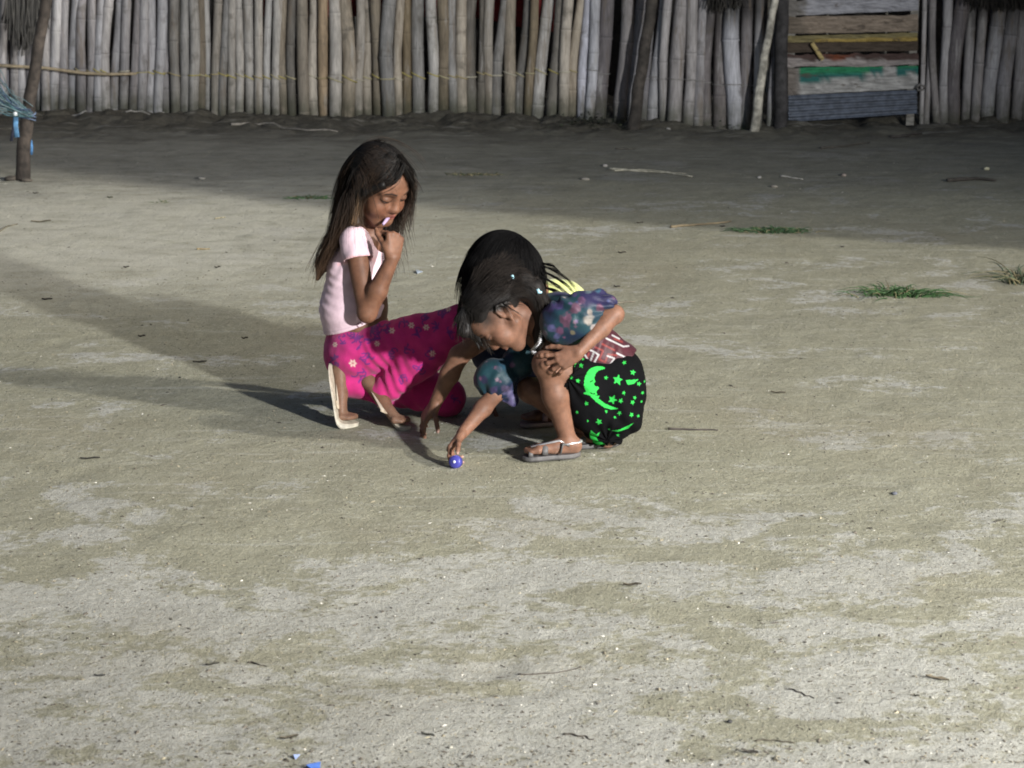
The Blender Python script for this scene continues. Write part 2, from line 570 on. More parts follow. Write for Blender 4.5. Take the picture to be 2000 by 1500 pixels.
# red cloth hung behind the fence, seen through the gaps
b = MB()
xs = np.linspace(500, 1085, 60)
for k, (z0, z1) in enumerate(((0.62, 1.5),)):
    rows = []
    for z in np.linspace(z0, z1, 8):
        rows.append(np.stack([[P(x, 100, 14.6)[0] for x in xs], 14.78 + 0.03 * np.sin(xs / 9.0) + 0.02 * np.sin(xs / 23 + z * 3), np.full(60, z) - 0.10 * sstep(900, 1080, xs) * (z < .7)], 1))
    Vr = np.array(rows).reshape(-1, 3)
    a = np.arange(7)[:, None] * 60 + np.arange(59)[None]
    q = np.stack([a, a + 1, a + 61, a + 60], -1).reshape(-1, 4)
    b.add(Vr, q, None, (0.16, 0.012, 0.014))
cl = link("hanging_cloth", b.mesh("hanging_cloth"), PLAIN)
tag(cl, "dark red cloth hanging behind the bamboo fence, seen in its gaps", "cloth")

# dark board backing, added behind the fence so its gaps stay dark
b = MB()
backing_root = empty("dark_backing", (0, 15.5, 0))
tag(backing_root, "dark board backing added close behind the bamboo fence to keep its gaps dark", "wall")
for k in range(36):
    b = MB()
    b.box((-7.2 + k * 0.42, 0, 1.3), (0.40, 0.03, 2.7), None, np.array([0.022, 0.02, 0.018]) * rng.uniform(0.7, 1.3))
    link("board", b.mesh("board", False), DARKWOOD, backing_root)

# long thin stick tied across the left end of the fence
pts = [P(-60, 124, 14.13), P(20, 129, 14.12), P(90, 133, 14.12), P(165, 143, 14.11), P(215, 145, 14.12), P(266, 144, 14.13)]
b = MB(); b.tube(pts, [0.011, 0.011, 0.0105, 0.011, 0.0105, 0.009], 7, (0.33, 0.27, 0.18))
o = link("bamboo_stick", b.mesh("bamboo_stick"), PLAIN)
tag(o, "thin tan bamboo stick tied level across the left end of the fence", "stick")

# dark and pale leaning posts in front of the fence
def post(name, pts, rad, col, label, cat="post", n=9, knots=True):
    pts = np.array(pts)
    tt = np.linspace(0, 1, len(pts)); t2 = np.linspace(0, 1, 26)
    pp = np.stack([np.interp(t2, tt, pts[:, k]) for k in range(3)], 1)
    rr = np.interp(t2, tt, rad) * (1 + 0.07 * fbm(np.stack([t2 * 17, t2 * 0 + pts[0, 0], t2 * 0], 1), 3))
    pp[:, 0] += 0.006 * fbm(np.stack([t2 * 9, t2 * 0 + 3 + pts[0, 0], t2 * 0], 1), 3)
    cc = np.array(col) * (1 + 0.35 * fbm(np.stack([t2 * 13, t2 * 0 + 9, t2 * 0], 1), 3))[:, None]
    b = MB(); b.tube(pp, rr, n, cc)
    o = link(name, b.mesh(name), DARKWOOD)
    return tag(o, label, cat)


def up(p, q, z):
    """extend the line p to q up to height z"""
    return p + (q - p) * ((z - p[2]) / (q[2] - p[2]))


p0, p1 = P(1236, 248, 13.50), P(1274, 0, 13.54)
post("fence_post", [p0 - [0, 0, .05], (p0 + p1) / 2, p1, up(p0, p1, 2.1)], [0.042, 0.037, 0.035, 0.033], (0.045, 0.038, 0.032), "thick dark leaning post in the middle right of the bamboo fence")
p0, p1 = P(1524, 247, 13.48), P(1528, 0, 13.52)
post("gate_post", [p0 - [0, 0, .05], (p0 + p1) / 2, p1, up(p0, p1, 2.0)], [0.045, 0.042, 0.04, 0.04], (0.035, 0.033, 0.034), "thick dark upright post on the left side of the plank gate")
p0, p1 = P(1474, 256, 13.33), P(1513, 0, 13.43)
post("leaning_branch", [p0 - [0, 0, .02], P(1484, 170, 13.36), P(1497, 90, 13.38), p1, up(p0, p1, 1.9)], [0.031, 0.029, 0.024, 0.023, 0.02], (0.36, 0.34, 0.29), "pale peeling branch leaning against the fence beside the gate", "branch")

# ------------------------------------------------------------------ plank gate
gY = 13.66
gbase = P(1665, 240, gY); gbase[2] = 0
gate = empty("plank_gate", gbase)
tag(gate, "low gate of mismatched weathered boards with a green painted board and blue metal sheet", "gate")


def m_plank():
    t = NT("weathered_plank")
    v0 = t.n("ShaderNodeTexCoord").outputs["Object"]
    oi = t.n("ShaderNodeObjectInfo")
    off = t.n("ShaderNodeVectorMath", {0: v0, 1: t.n("ShaderNodeCombineXYZ", {0: t.math('MULTIPLY', oi.outputs["Random"], 37.0), 1: oi.outputs["Random"], 2: 0.0}).outputs[0]}, operation='ADD').outputs[0]
    vs = t.n("ShaderNodeMapping", {"Vector": off, "Scale": (0.14, 1, 1)}).outputs[0]
    fib = t.noise(vs, 75.0, 5.0, 0.65, 0.3)
    pt = t.noise(t.n("ShaderNodeMapping", {"Vector": off, "Scale": (0.4, 1, 1)}).outputs[0], 26.0, 5.0, 0.65)
    f = t.mapr(fib, 0.25, 0.75, 0.55, 1.35)
    c = t.mix(1.0, t.attr(), t.n("ShaderNodeCombineXYZ", {0: f, 1: f, 2: f}).outputs[0], 'MULTIPLY')
    c = t.mix(t.mapr(pt, 0.57, 0.68, 0.0, 0.75), c, (0.085, 0.068, 0.055))
    return t.finish(c, 0.85, fib, 0.5, 0.006, Specular_IOR_Level=0.15)


PLANK = m_plank()


def plank(x0, x1, yl0, yl1, yr0, yr1, col, dy=0.0, th=0.02, rough=0.0, paint=None, name="plank", label=None, mat=None):
    """board whose left end spans photo rows yl0..yl1 and right end yr0..yr1"""
    n = 40
    xs = np.linspace(x0, x1, n)
    top = np.interp(xs, [x0, x1], [yl0, yr0]) + rough * fbm(np.stack([xs / 19, xs * 0 + yl0, xs * 0], 1), 3)
    bot = np.interp(xs, [x0, x1], [yl1, yr1]) + rough * 0.4 * fbm(np.stack([xs / 23, xs * 0 + yl1 + 5, xs * 0], 1), 3)
    m = 7
    F, B, C = [], [], []
    for i in range(m):
        s = i / (m - 1)
        ys = top + (bot - top) * s
        pf = np.array([P(x, y, gY + dy) for x, y in zip(xs, ys)])
        pf[:, 1] += 0.0015 * rng.normal(size=n)
        pb = pf.copy(); pb[:, 1] += th
        F.append(pf); B.append(pb)
        cc = np.tile(np.array(col, float), (n, 1))
        if paint is not None: cc = paint(xs, ys, np.full(n, s), cc)
        C.append(cc)
    Vv = np.vstack(F + B); Cc = np.vstack(C + C)
    a = (np.arange(m - 1)[:, None] * n + np.arange(n - 1)[None])
    q1 = np.stack([a, a + n, a + n + 1, a + 1], -1).reshape(-1, 4)
    q2 = q1[:, ::-1] + m * n
    e = np.arange(n - 1)
    top_q = np.stack([e, e + 1, e + 1 + m * n, e + m * n], 1)
    l = (m - 1) * n
    bot_q = np.stack([l + e, l + e + m * n, l + e + 1 + m * n, l + e + 1], 1)
    e2 = np.arange(m - 1) * n
    le = np.stack([e2, e2 + m * n, e2 + n + m * n, e2 + n], 1)
    re = np.stack([e2 + n - 1, e2 + 2 * n - 1, e2 + 2 * n - 1 + m * n, e2 + n - 1 + m * n], 1)
    b = MB(); b.add(Vv, np.vstack([q1, q2, top_q, bot_q, le, re]), None, Cc)
    o = link(name, b.mesh(name, False, gbase), mat or PLANK, gate)
    if label: o['label'] = label
    return o


def two_tone(sx, ca, cb):
    def f(xs, ys, s, c):
        k = sstep(sx - 6, sx + 6, xs + 8 * fbm(np.stack([xs / 9, ys / 7, xs * 0], 1), 2))
        return np.array(ca) * (1 - k[:, None]) + np.array(cb) * k[:, None]
    return f


def green_paint(xs, ys, s, c):
    nz = fbm(np.stack([xs / 16, ys / 8, xs * 0 + 3], 1), 3)
    edge = np.interp(xs, [1560, 1620, 1700, 1790], [159, 153, 149, 142])
    g = sstep(1.5, -1.5, ys - edge + 5 * nz) * sstep(1561, 1565, xs) * (1 - sstep(1722, 1725, xs) * (1 - sstep(1748, 1751, xs)))
    gc = np.where((ys < edge - 11)[:, None], np.array([0.03, 0.20, 0.095]), np.array([0.03, 0.13, 0.12]))
    white = np.array([0.33, 0.325, 0.315]) * (1 + 0.25 * nz[:, None])
    wood = np.array([0.17, 0.15, 0.135])
    k = sstep(1555, 1566, xs)[:, None]
    base = wood * (1 - k) + white * k
    return base * (1 - g[:, None]) + gc * g[:, None]


def pale_rot(xs, ys, s, c):
    k = sstep(0.35, 0.55, s + 0.35 * fbm(np.stack([xs / 22, ys / 9, xs * 0], 1), 3))
    red = np.exp(-((xs - 1637) / 22) ** 2)[:, None]
    dark = np.array([0.075, 0.05, 0.045]) * (1 - red) + np.array([0.16, 0.05, 0.025]) * red
    return dark * (1 - k[:, None]) + np.array([0.29, 0.26, 0.25]) * k[:, None]


def yellow_edge(xs, ys, s, c):
    k = sstep(0.45, 0.62, s + 0.15 * fbm(np.stack([xs / 30, ys / 6, xs * 0], 1), 2)) * sstep(1585, 1600, xs)
    return np.array([0.20, 0.17, 0.085]) * (1 - k[:, None]) + np.array([0.33, 0.24, 0.075]) * k[:, None]


plank(1537, 1793, -28, -3, -30, -6, (0.27, 0.26, 0.25), rough=1.5)
plank(1537, 1793, -62, -32, -64, -35, (0.22, 0.20, 0.18), rough=1.5)
plank(1537, 1793, -98, -66, -98, -68, (0.26, 0.24, 0.22), rough=1.5)
plank(1537, 1793, -132, -102, -130, -101, (0.20, 0.19, 0.18), rough=1.5)
plank(1539, 1794, 1, 31, -4, 20, (0.33, 0.33, 0.36), rough=1.5, paint=two_tone(1575, (0.17, 0.16, 0.15), (0.30, 0.30, 0.325)), label="grey blue weathered board at the top of the gate")
plank(1537, 1793, 33, 66, 29, 61, (0.22, 0.18, 0.145), rough=1.5, paint=two_tone(1572, (0.15, 0.125, 0.10), (0.235, 0.19, 0.15)), label="brown weathered board of the gate")
plank(1537, 1792, 70, 83, 64, 80, (0.3, 0.2, 0.06), dy=-0.02, rough=1.0, paint=yellow_edge, label="narrow slat with a yellow lower edge")
plank(1538, 1793, 84, 103, 80, 99, (0.075, 0.058, 0.045), rough=1.2, label="dark brown board under the yellow slat")
plank(1537, 1794, 108, 131, 104, 127, (0.3, 0.25, 0.24), dy=-0.008, rough=4.0, paint=pale_rot, label="rotten board with pale flaking face")
plank(1539, 1793, 133, 186, 129, 173, (0.4, 0.4, 0.4), rough=1.0, paint=green_paint, label="board with peeling green and white paint")
# corrugated sheet at the foot of the gate
b = MB()
n, m = 30, 41
xs = np.linspace(1540, 1791, n)
R = []
for i in range(m):
    s = i / (m - 1)
    ys = np.interp(xs, [1540, 1791], [187, 176]) * (1 - s) + np.interp(xs, [1540, 1791], [238, 221]) * s
    pf = np.array([P(x, y, gY - 0.012) for x, y in zip(xs, ys)])
    pf[:, 1] += 0.008 * math.cos(s * 2 * math.pi * 4.5)
    R.append(pf)
R = np.vstack(R)
a = (np.arange(m - 1)[:, None] * n + np.arange(n - 1)[None])
q = np.stack([a, a + n, a + n + 1, a + 1], -1).reshape(-1, 4)
b.add(R, q, None, (0.080, 0.095, 0.125))
R2 = R.copy(); R2[:, 1] += 0.003
b.add(R2, q[:, ::-1], None, (0.080, 0.095, 0.125))
link("corrugated_sheet", b.mesh("corrugated_sheet", True, gbase), m_attr("painted_sheet", 0.55, 30.0, 0.35, 60.0, 0.1, 0.002), gate)
b = MB(); b.tube([P(1586, 84, gY - 0.045), P(1607, 117, gY - 0.05)], [0.013, 0.013], 6, (0.42, 0.33, 0.15), flat=((0, 1, 0), 0.5))
link("brace_stick", b.mesh("brace_stick", False, gbase), PLANK, gate)
for px, y0, y1 in ((1545, -130, 236), (1784, -130, 244)):
    b = MB(); pa, pb = P(px, y1, gY + 0.045), P(px, y0, gY + 0.045)
    b.box((pa + pb) / 2, (0.05, 0.04, pb[2] - pa[2]), None, (0.24, 0.23, 0.21))
    link("upright", b.mesh("upright", False, gbase), PLANK, gate)
b = MB(); pts = [P(1788, 172, gY - 0.02), P(1796, 165, gY - 0.05), P(1806, 169, gY - 0.03), P(1803, 175, gY - 0.02), P(1791, 176, gY - 0.02)]
b.tube(pts, 0.008, 6, (0.17, 0.16, 0.15)); link("rope_hinge", b.mesh("rope_hinge", True, gbase), PLAIN, gate)

# ------------------------------------------------------------------ thatch hanging over the fence
def thatch(px0, px1, Y, ytop, ydrop, n, label, seed):
    g = np.random.default_rng(seed)
    b = MB()
    for k in range(n):
        px = g.uniform(px0, px1)
        yy = g.uniform(-90, -20)
        e = (px - (px0 + px1) / 2) / (px1 - px0) * 2
        L = ydrop * (1 - 0.55 * e * e) * g.uniform(0.45, 1.0)
        y0 = Y + g.uniform(-0.10, 0.04)
        s = np.linspace(0, 1, 5)
        xx = px + g.normal() * 8 * s ** 1.5
        ys = yy + (L - yy) * s
        pts = np.array([P(x, y, y0 - 0.05 * q_) for x, y, q_ in zip(xx, ys, s)])
        w = g.uniform(0.004, 0.010) * (1 - 0.8 * s) + 0.001
        c = np.array([0.020, 0.018, 0.015]) * g.uniform(0.5, 1.8)
        b.tube(pts, w, 3, c, caps=False)
    o = link("palm_thatch", b.mesh("palm_thatch", False), WEED)
    tag(o, label, "thatch")


thatch(14, 84, 14.05, 0, 112, 420, "dark ragged palm thatch hanging over the far left end of the fence", 3)
thatch(1385, 1450, 13.55, 0, 26, 90, "small grey fringe of dry thatch above the fence left of the branch", 4)
thatch(1885, 2040, 13.75, 0, 24, 200, "dry dark thatch fringe over the fence at the far right", 5)

# ------------------------------------------------------------------ net post with the knotted end of a net
base = G(44, 352)
Yp = base[1]
pts = [base - np.array([0, 0, .05]), P(44, 300, Yp), P(52, 240, Yp), P(60, 195, Yp), P(68, 130, Yp), P(77, 70, Yp), P(90, 0, Yp)]
pts.append(up(pts[-2], pts[-1], 1.95))
post("net_post", pts, [0.040, 0.038, 0.035, 0.034, 0.032, 0.031, 0.030, 0.028], (0.045, 0.036, 0.030), "crooked dark wooden post holding the net at the left edge")
b = MB()
g = np.random.default_rng(12)
for k in range(70):
    a0 = P(58, 222, Yp - 0.05) + g.normal(size=3) * 0.012
    a1 = P(-70 + g.uniform(-30, 30), 118 + g.uniform(-45, 45), Yp - 0.10) + g.normal(size=3) * 0.03
    s = np.linspace(0, 1, 6)[:, None]
    pt = a0 * (1 - s) + a1 * s + np.array([0, 0, -0.05]) * np.sin(s * 3.14) + g.normal(size=(6, 3)) * 0.012 * np.sin(s * 3.14)
    b.tube(pt, 0.0022, 3, random.choice([(0.06, 0.14, 0.16), (0.10, 0.18, 0.20), (0.06, 0.10, 0.17), (0.15, 0.21, 0.23)]), caps=False)
for k in range(5):
    an = np.linspace(0, 2 * math.pi, 13)
    z0 = 222 + k * 2.5
    c0 = P(54.5, z0, Yp)
    b.tube(c0 + np.stack([0.041 * np.cos(an), 0.041 * np.sin(an), 0.012 * np.sin(an + k)], 1), 0.004, 4, (0.10, 0.14, 0.22), caps=False)
net = link("net", b.mesh("net", True), PLAIN)
tag(net, "bunched blue green net end tied round the crooked dark post", "net")
for nm, path, w, colr, lab in (("ribbon", [(31, 228), (30, 245), (33, 268)], 0.014, (0.10, 0.24, 0.42), "light blue plastic strip hanging left of the net post"),
                               ("ribbon", [(31, 226), (27, 248), (22, 276)], 0.008, (0.03, 0.035, 0.06), "dark cord end hanging from the net knot"),
                               ("ribbon", [(58, 274), (60, 288), (59, 302)], 0.013, (0.07, 0.20, 0.42), "blue plastic strip stuck behind the right side of the net post")):
    b = MB(); b.tube([P(x, y, Yp - (0.05 if x < 50 else -0.02)) for x, y in path], w, 6, colr, flat=((0, 1, 0), 0.15))
    o = link(nm, b.mesh(nm), PLAIN); tag(o, lab, "ribbon")
b = MB()
an = np.linspace(0, math.pi, 7)
c0 = P(30, 222, Yp - 0.07)
b.tube([c0 + np.array([0, 0, -0.013 * math.cos(a)]) for a in an], 0.013 * np.sin(an) + 0.0005, 8, (0.75, 0.78, 0.8))
o = link("net_float", b.mesh("net_float"), PLAIN); tag(o, "small round white float at the net knot", "float")

# ------------------------------------------------------------------ thatched hut beside the yard (unseen, added to cast the shade on the far ground)
hut = empty("shade_hut", (7.0, 10.65, 0))
tag(hut, "unseen bamboo walled hut with a steep thatched roof, added to shade the far ground", "hut")
hw, hd = 2.0, 2.6
b = MB()
for s in (-1, 1):
    for k in range(56):
        b.tube([(s * (hw - 0.03), -hd + 0.05 + k * 0.094, 0), (s * (hw - 0.03), -hd + 0.05 + k * 0.094, 3.2)], 0.045, 6, np.array([0.25, 0.22, 0.17]) * rng.uniform(.7, 1.2))
    for k in range(42):
        x = -hw + 0.08 + k * 0.094
        b.tube([(x, s * hd, 0), (x, s * hd, 3.2 + 3.2 * (1 - abs(x) / hw))], 0.05, 6, np.array([0.25, 0.22, 0.17]) * rng.uniform(.7, 1.2))
o = link("wall", b.mesh("wall"), PLAIN, hut); o['kind'] = 'stuff'
b = MB()
for s in (-1, 1):
    n = nrm((s * 3.2, 0, 2.3))
    for r_ in range(9):
        t0 = r_ / 9
        c0 = np.array([s * (0.06 + 2.3 * (t0 + 0.06)), 0, 6.6 - 3.2 * (t0 + 0.06)]) + n * 0.05
        d = nrm((s * 2.3, 0, -3.2))
        Rm = np.stack([d, [0, 1, 0], n], 1)
        b.box(c0 + n * 0.02 * (r_ % 2), (0.50, 2 * hd + 0.05, 0.12), Rm, np.array([0.17, 0.14, 0.09]) * rng.uniform(.8, 1.1), 0.01)
link("roof", b.mesh("roof", False), PLAIN, hut)

# floodlight on a pole behind the photographer (outside the frame)
fl_p = np.array([4.9, -1.05, 2.75])
fl_t = np.array([-0.9, 9.2, 0.0])
lampr = empty("flood_lamp", (fl_p[0], fl_p[1], 0))
tag(lampr, "floodlight on a tall pole behind the photographer", "floodlight")
b = MB(); b.tube([(0, 0.12, -0.05), (0, 0.12, 2.65)], [0.05, 0.04], 10, (0.3, 0.3, 0.3)); link("pole", b.mesh("pole"), PLAIN, lampr)
dirv = nrm(fl_t - fl_p)
Rz = Vector(-dirv).to_track_quat('Z', 'Y').to_matrix()
b = MB(); b.box(np.array([0, 0, 2.75]) - dirv * 0.16, (0.5, 0.4, 0.16), np.array(Rz), (0.08, 0.08, 0.08)); link("housing", b.mesh("housing", False), PLAIN, lampr)
sp = bpy.data.lights.new("flood_light", 'SPOT')
sp.energy = 3500.0
sp.color = (0.985, 0.985, 0.965)
sp.spot_size = math.radians(57)
sp.spot_blend = 1.0
sp.shadow_soft_size = 0.16
so = bpy.data.objects.new("flood_light", sp)
so.parent = lampr
so.location = (0, 0, 2.75)
so.rotation_euler = Vector(-dirv).to_track_quat('Z', 'Y').to_euler()
COL.objects.link(so)
# ------------------------------------------------------------------ sculpting: signed distance fields turned into one continuous surface
MARG = 0.04


class Field:
    def __init__(s, lo, hi, h):
        s.lo = np.asarray(lo, float); s.h = h
        s.n = np.ceil((np.asarray(hi, float) - s.lo) / h).astype(int) + 1
        s.F = np.full(s.n, MARG, np.float32)

    def _sub(s, lo, hi):
        a = np.clip(np.floor((lo - s.lo) / s.h).astype(int), 0, s.n)
        b = np.clip(np.ceil((hi - s.lo) / s.h).astype(int) + 1, 0, s.n)
        if np.any(b <= a): return None
        sl = tuple(slice(a[k], b[k]) for k in range(3))
        g = [(s.lo[k] + s.h * np.arange(a[k], b[k])).astype(np.float32) for k in range(3)]
        return sl, g[0][:, None, None], g[1][None, :, None], g[2][None, None, :]

    def _put(s, sl, d, k, sub):
        A = s.F[sl]
        if sub:
            h = np.maximum(k - np.abs(A + d), 0) / k
            s.F[sl] = np.maximum(A, -d) + h * h * (k * 0.25)
        else:
            h = np.maximum(k - np.abs(A - d), 0) / k
            s.F[sl] = np.minimum(A, d) - h * h * (k * 0.25)

    def cap(s, a, b, ra, rb=None, k=0.012, sub=False):
        rb = ra if rb is None else rb
        a = np.asarray(a, float); b = np.asarray(b, float)
        m = max(ra, rb) + (0.01 if sub else MARG) + k
        r = s._sub(np.minimum(a, b) - m, np.maximum(a, b) + m)
        if r is None: return
        sl, X, Y, Z = r
        ab = b - a
        L = float(ab @ ab) + 1e-12
        t = np.clip(((X - a[0]) * ab[0] + (Y - a[1]) * ab[1] + (Z - a[2]) * ab[2]) / L, 0, 1)
        d = np.sqrt((X - a[0] - t * ab[0]) ** 2 + (Y - a[1] - t * ab[1]) ** 2 + (Z - a[2] - t * ab[2]) ** 2) - (ra + (rb - ra) * t)
        s._put(sl, d.astype(np.float32), k, sub)

    def ell(s, c, r, R=None, k=0.012, sub=False):
        c = np.asarray(c, float); r = np.asarray(r, float)
        m = r.max() + (0.01 if sub else MARG) + k
        q = s._sub(c - m, c + m)
        if q is None: return
        sl, X, Y, Z = q
        R = np.eye(3) if R is None else np.asarray(R)     # rows: local axes
        x, y, z = X - c[0], Y - c[1], Z - c[2]
        k0 = k1 = 0
        for i in range(3):
            u = (x * R[i, 0] + y * R[i, 1] + z * R[i, 2]) / r[i]
            k0 = k0 + u * u
            k1 = k1 + (u / r[i]) ** 2
        k0 = np.sqrt(k0); k1 = np.sqrt(k1) + 1e-9
        s._put(sl, (k0 * (k0 - 1) / k1).astype(np.float32), k, sub)

    def chain(s, pts, rad, k=0.012, sub=False):
        rad = np.broadcast_to(np.asarray(rad, float), (len(pts),))
        for i in range(len(pts) - 1): s.cap(pts[i], pts[i + 1], rad[i], rad[i + 1], k, sub)

    def clip(s, c, rad, p, n):
        """cut away the side n of the plane through p, inside a ball"""
        c = np.asarray(c, float); n = nrm(n)
        q = s._sub(c - rad, c + rad)
        if q is None: return
        sl, X, Y, Z = q
        ins = ((X - c[0]) ** 2 + (Y - c[1]) ** 2 + (Z - c[2]) ** 2) < rad * rad
        pl = (X - p[0]) * n[0] + (Y - p[1]) * n[1] + (Z - p[2]) * n[2]
        A = s.F[sl]
        s.F[sl] = np.where(ins, np.maximum(A, pl), A)

    def val(s, Pt):
        p = (np.asarray(Pt, float) - s.lo) / s.h
        i = np.clip(np.floor(p).astype(int), 0, s.n - 2)
        f = np.clip(p - i, 0, 1)
        r = 0
        for dx in (0, 1):
            for dy in (0, 1):
                for dz in (0, 1):
                    w = (f[:, 0] if dx else 1 - f[:, 0]) * (f[:, 1] if dy else 1 - f[:, 1]) * (f[:, 2] if dz else 1 - f[:, 2])
                    r = r + w * s.F[i[:, 0] + dx, i[:, 1] + dy, i[:, 2] + dz]
        out = np.any((p < 0) | (p > s.n - 1), axis=1)
        return np.where(out, MARG, r)

    def grad(s, Pt, e=0.004):
        g = np.stack([s.val(Pt + d) - s.val(Pt - d) for d in np.eye(3) * e], 1)
        return g / (np.linalg.norm(g, axis=1)[:, None] + 1e-9)

    def surface(s, relax=1):
        """naive surface nets"""
        F = s.F
        S = (F < 0)
        cnt = np.zeros(np.array(F.shape) - 1, np.int8)
        for dx in (0, 1):
            for dy in (0, 1):
                for dz in (0, 1):
                    cnt += S[dx:S.shape[0] - 1 + dx, dy:S.shape[1] - 1 + dy, dz:S.shape[2] - 1 + dz]
        act = (cnt > 0) & (cnt < 8)
        ci = np.argwhere(act)
        cf = np.empty((2, 2, 2, len(ci)), np.float32)
        for dx in (0, 1):
            for dy in (0, 1):
                for dz in (0, 1):
                    cf[dx, dy, dz] = F[ci[:, 0] + dx, ci[:, 1] + dy, ci[:, 2] + dz]
        acc = np.zeros((len(ci), 3)); num = np.zeros(len(ci))
        for ax in range(3):
            for u in (0, 1):
                for w in (0, 1):
                    o = [(a_) for a_ in range(3) if a_ != ax]
                    i0 = [0, 0, 0]; i0[o[0]] = u; i0[o[1]] = w
                    i1 = list(i0); i1[ax] = 1
                    f0, f1 = cf[tuple(i0)], cf[tuple(i1)]
                    m = (f0 < 0) != (f1 < 0)
                    tt = np.where(m, f0 / np.where(m, f0 - f1, 1), 0)
                    p = np.zeros((len(ci), 3)); p[:, o[0]] = u; p[:, o[1]] = w; p[:, ax] = tt
                    acc += p * m[:, None]; num += m
        V = (ci + acc / num[:, None]) * s.h + s.lo
        idm = np.full(act.shape, -1, np.int32)
        idm[act] = np.arange(len(ci), dtype=np.int32)
        quads = []
        for ax in range(3):
            o = [(ax + 1) % 3, (ax + 2) % 3]
            a = [slice(None)] * 3; b = [slice(None)] * 3
            a[ax] = slice(0, -1); b[ax] = slice(1, None)
            cross = S[tuple(a)] != S[tuple(b)]
            e = np.argwhere(cross)
            e = e[(e[:, o[0]] > 0) & (e[:, o[1]] > 0) & (e[:, o[0]] < act.shape[o[0]]) & (e[:, o[1]] < act.shape[o[1]])]
            inside = S[e[:, 0], e[:, 1], e[:, 2]]
            def cell(d0, d1):
                c = e.copy(); c[:, o[0]] -= d0; c[:, o[1]] -= d1
                return idm[c[:, 0], c[:, 1], c[:, 2]]
            q = np.stack([cell(1, 1), cell(0, 1), cell(0, 0), cell(1, 0)], 1)
            q[~inside] = q[~inside][:, ::-1]
            quads.append(q)
        Q = np.vstack(quads)
        Q = Q[(Q >= 0).all(1)]
        for _ in range(relax):
            nb = np.zeros_like(V); ct = np.zeros(len(V))
            for k in range(4):
                for d in (1, 3):
                    np.add.at(nb, Q[:, k], V[Q[:, (k + d) % 4]]); np.add.at(ct, Q[:, k], 1)
            V = V * 0.5 + 0.5 * nb / np.maximum(ct, 1)[:, None]
        return V, Q


def vert_normals(V, Q):
    n = np.cross(V[Q[:, 2]] - V[Q[:, 0]], V[Q[:, 3]] - V[Q[:, 1]])
    N = np.zeros_like(V)
    for k in range(4): np.add.at(N, Q[:, k], n)
    return N / (np.linalg.norm(N, axis=1)[:, None] + 1e-12)


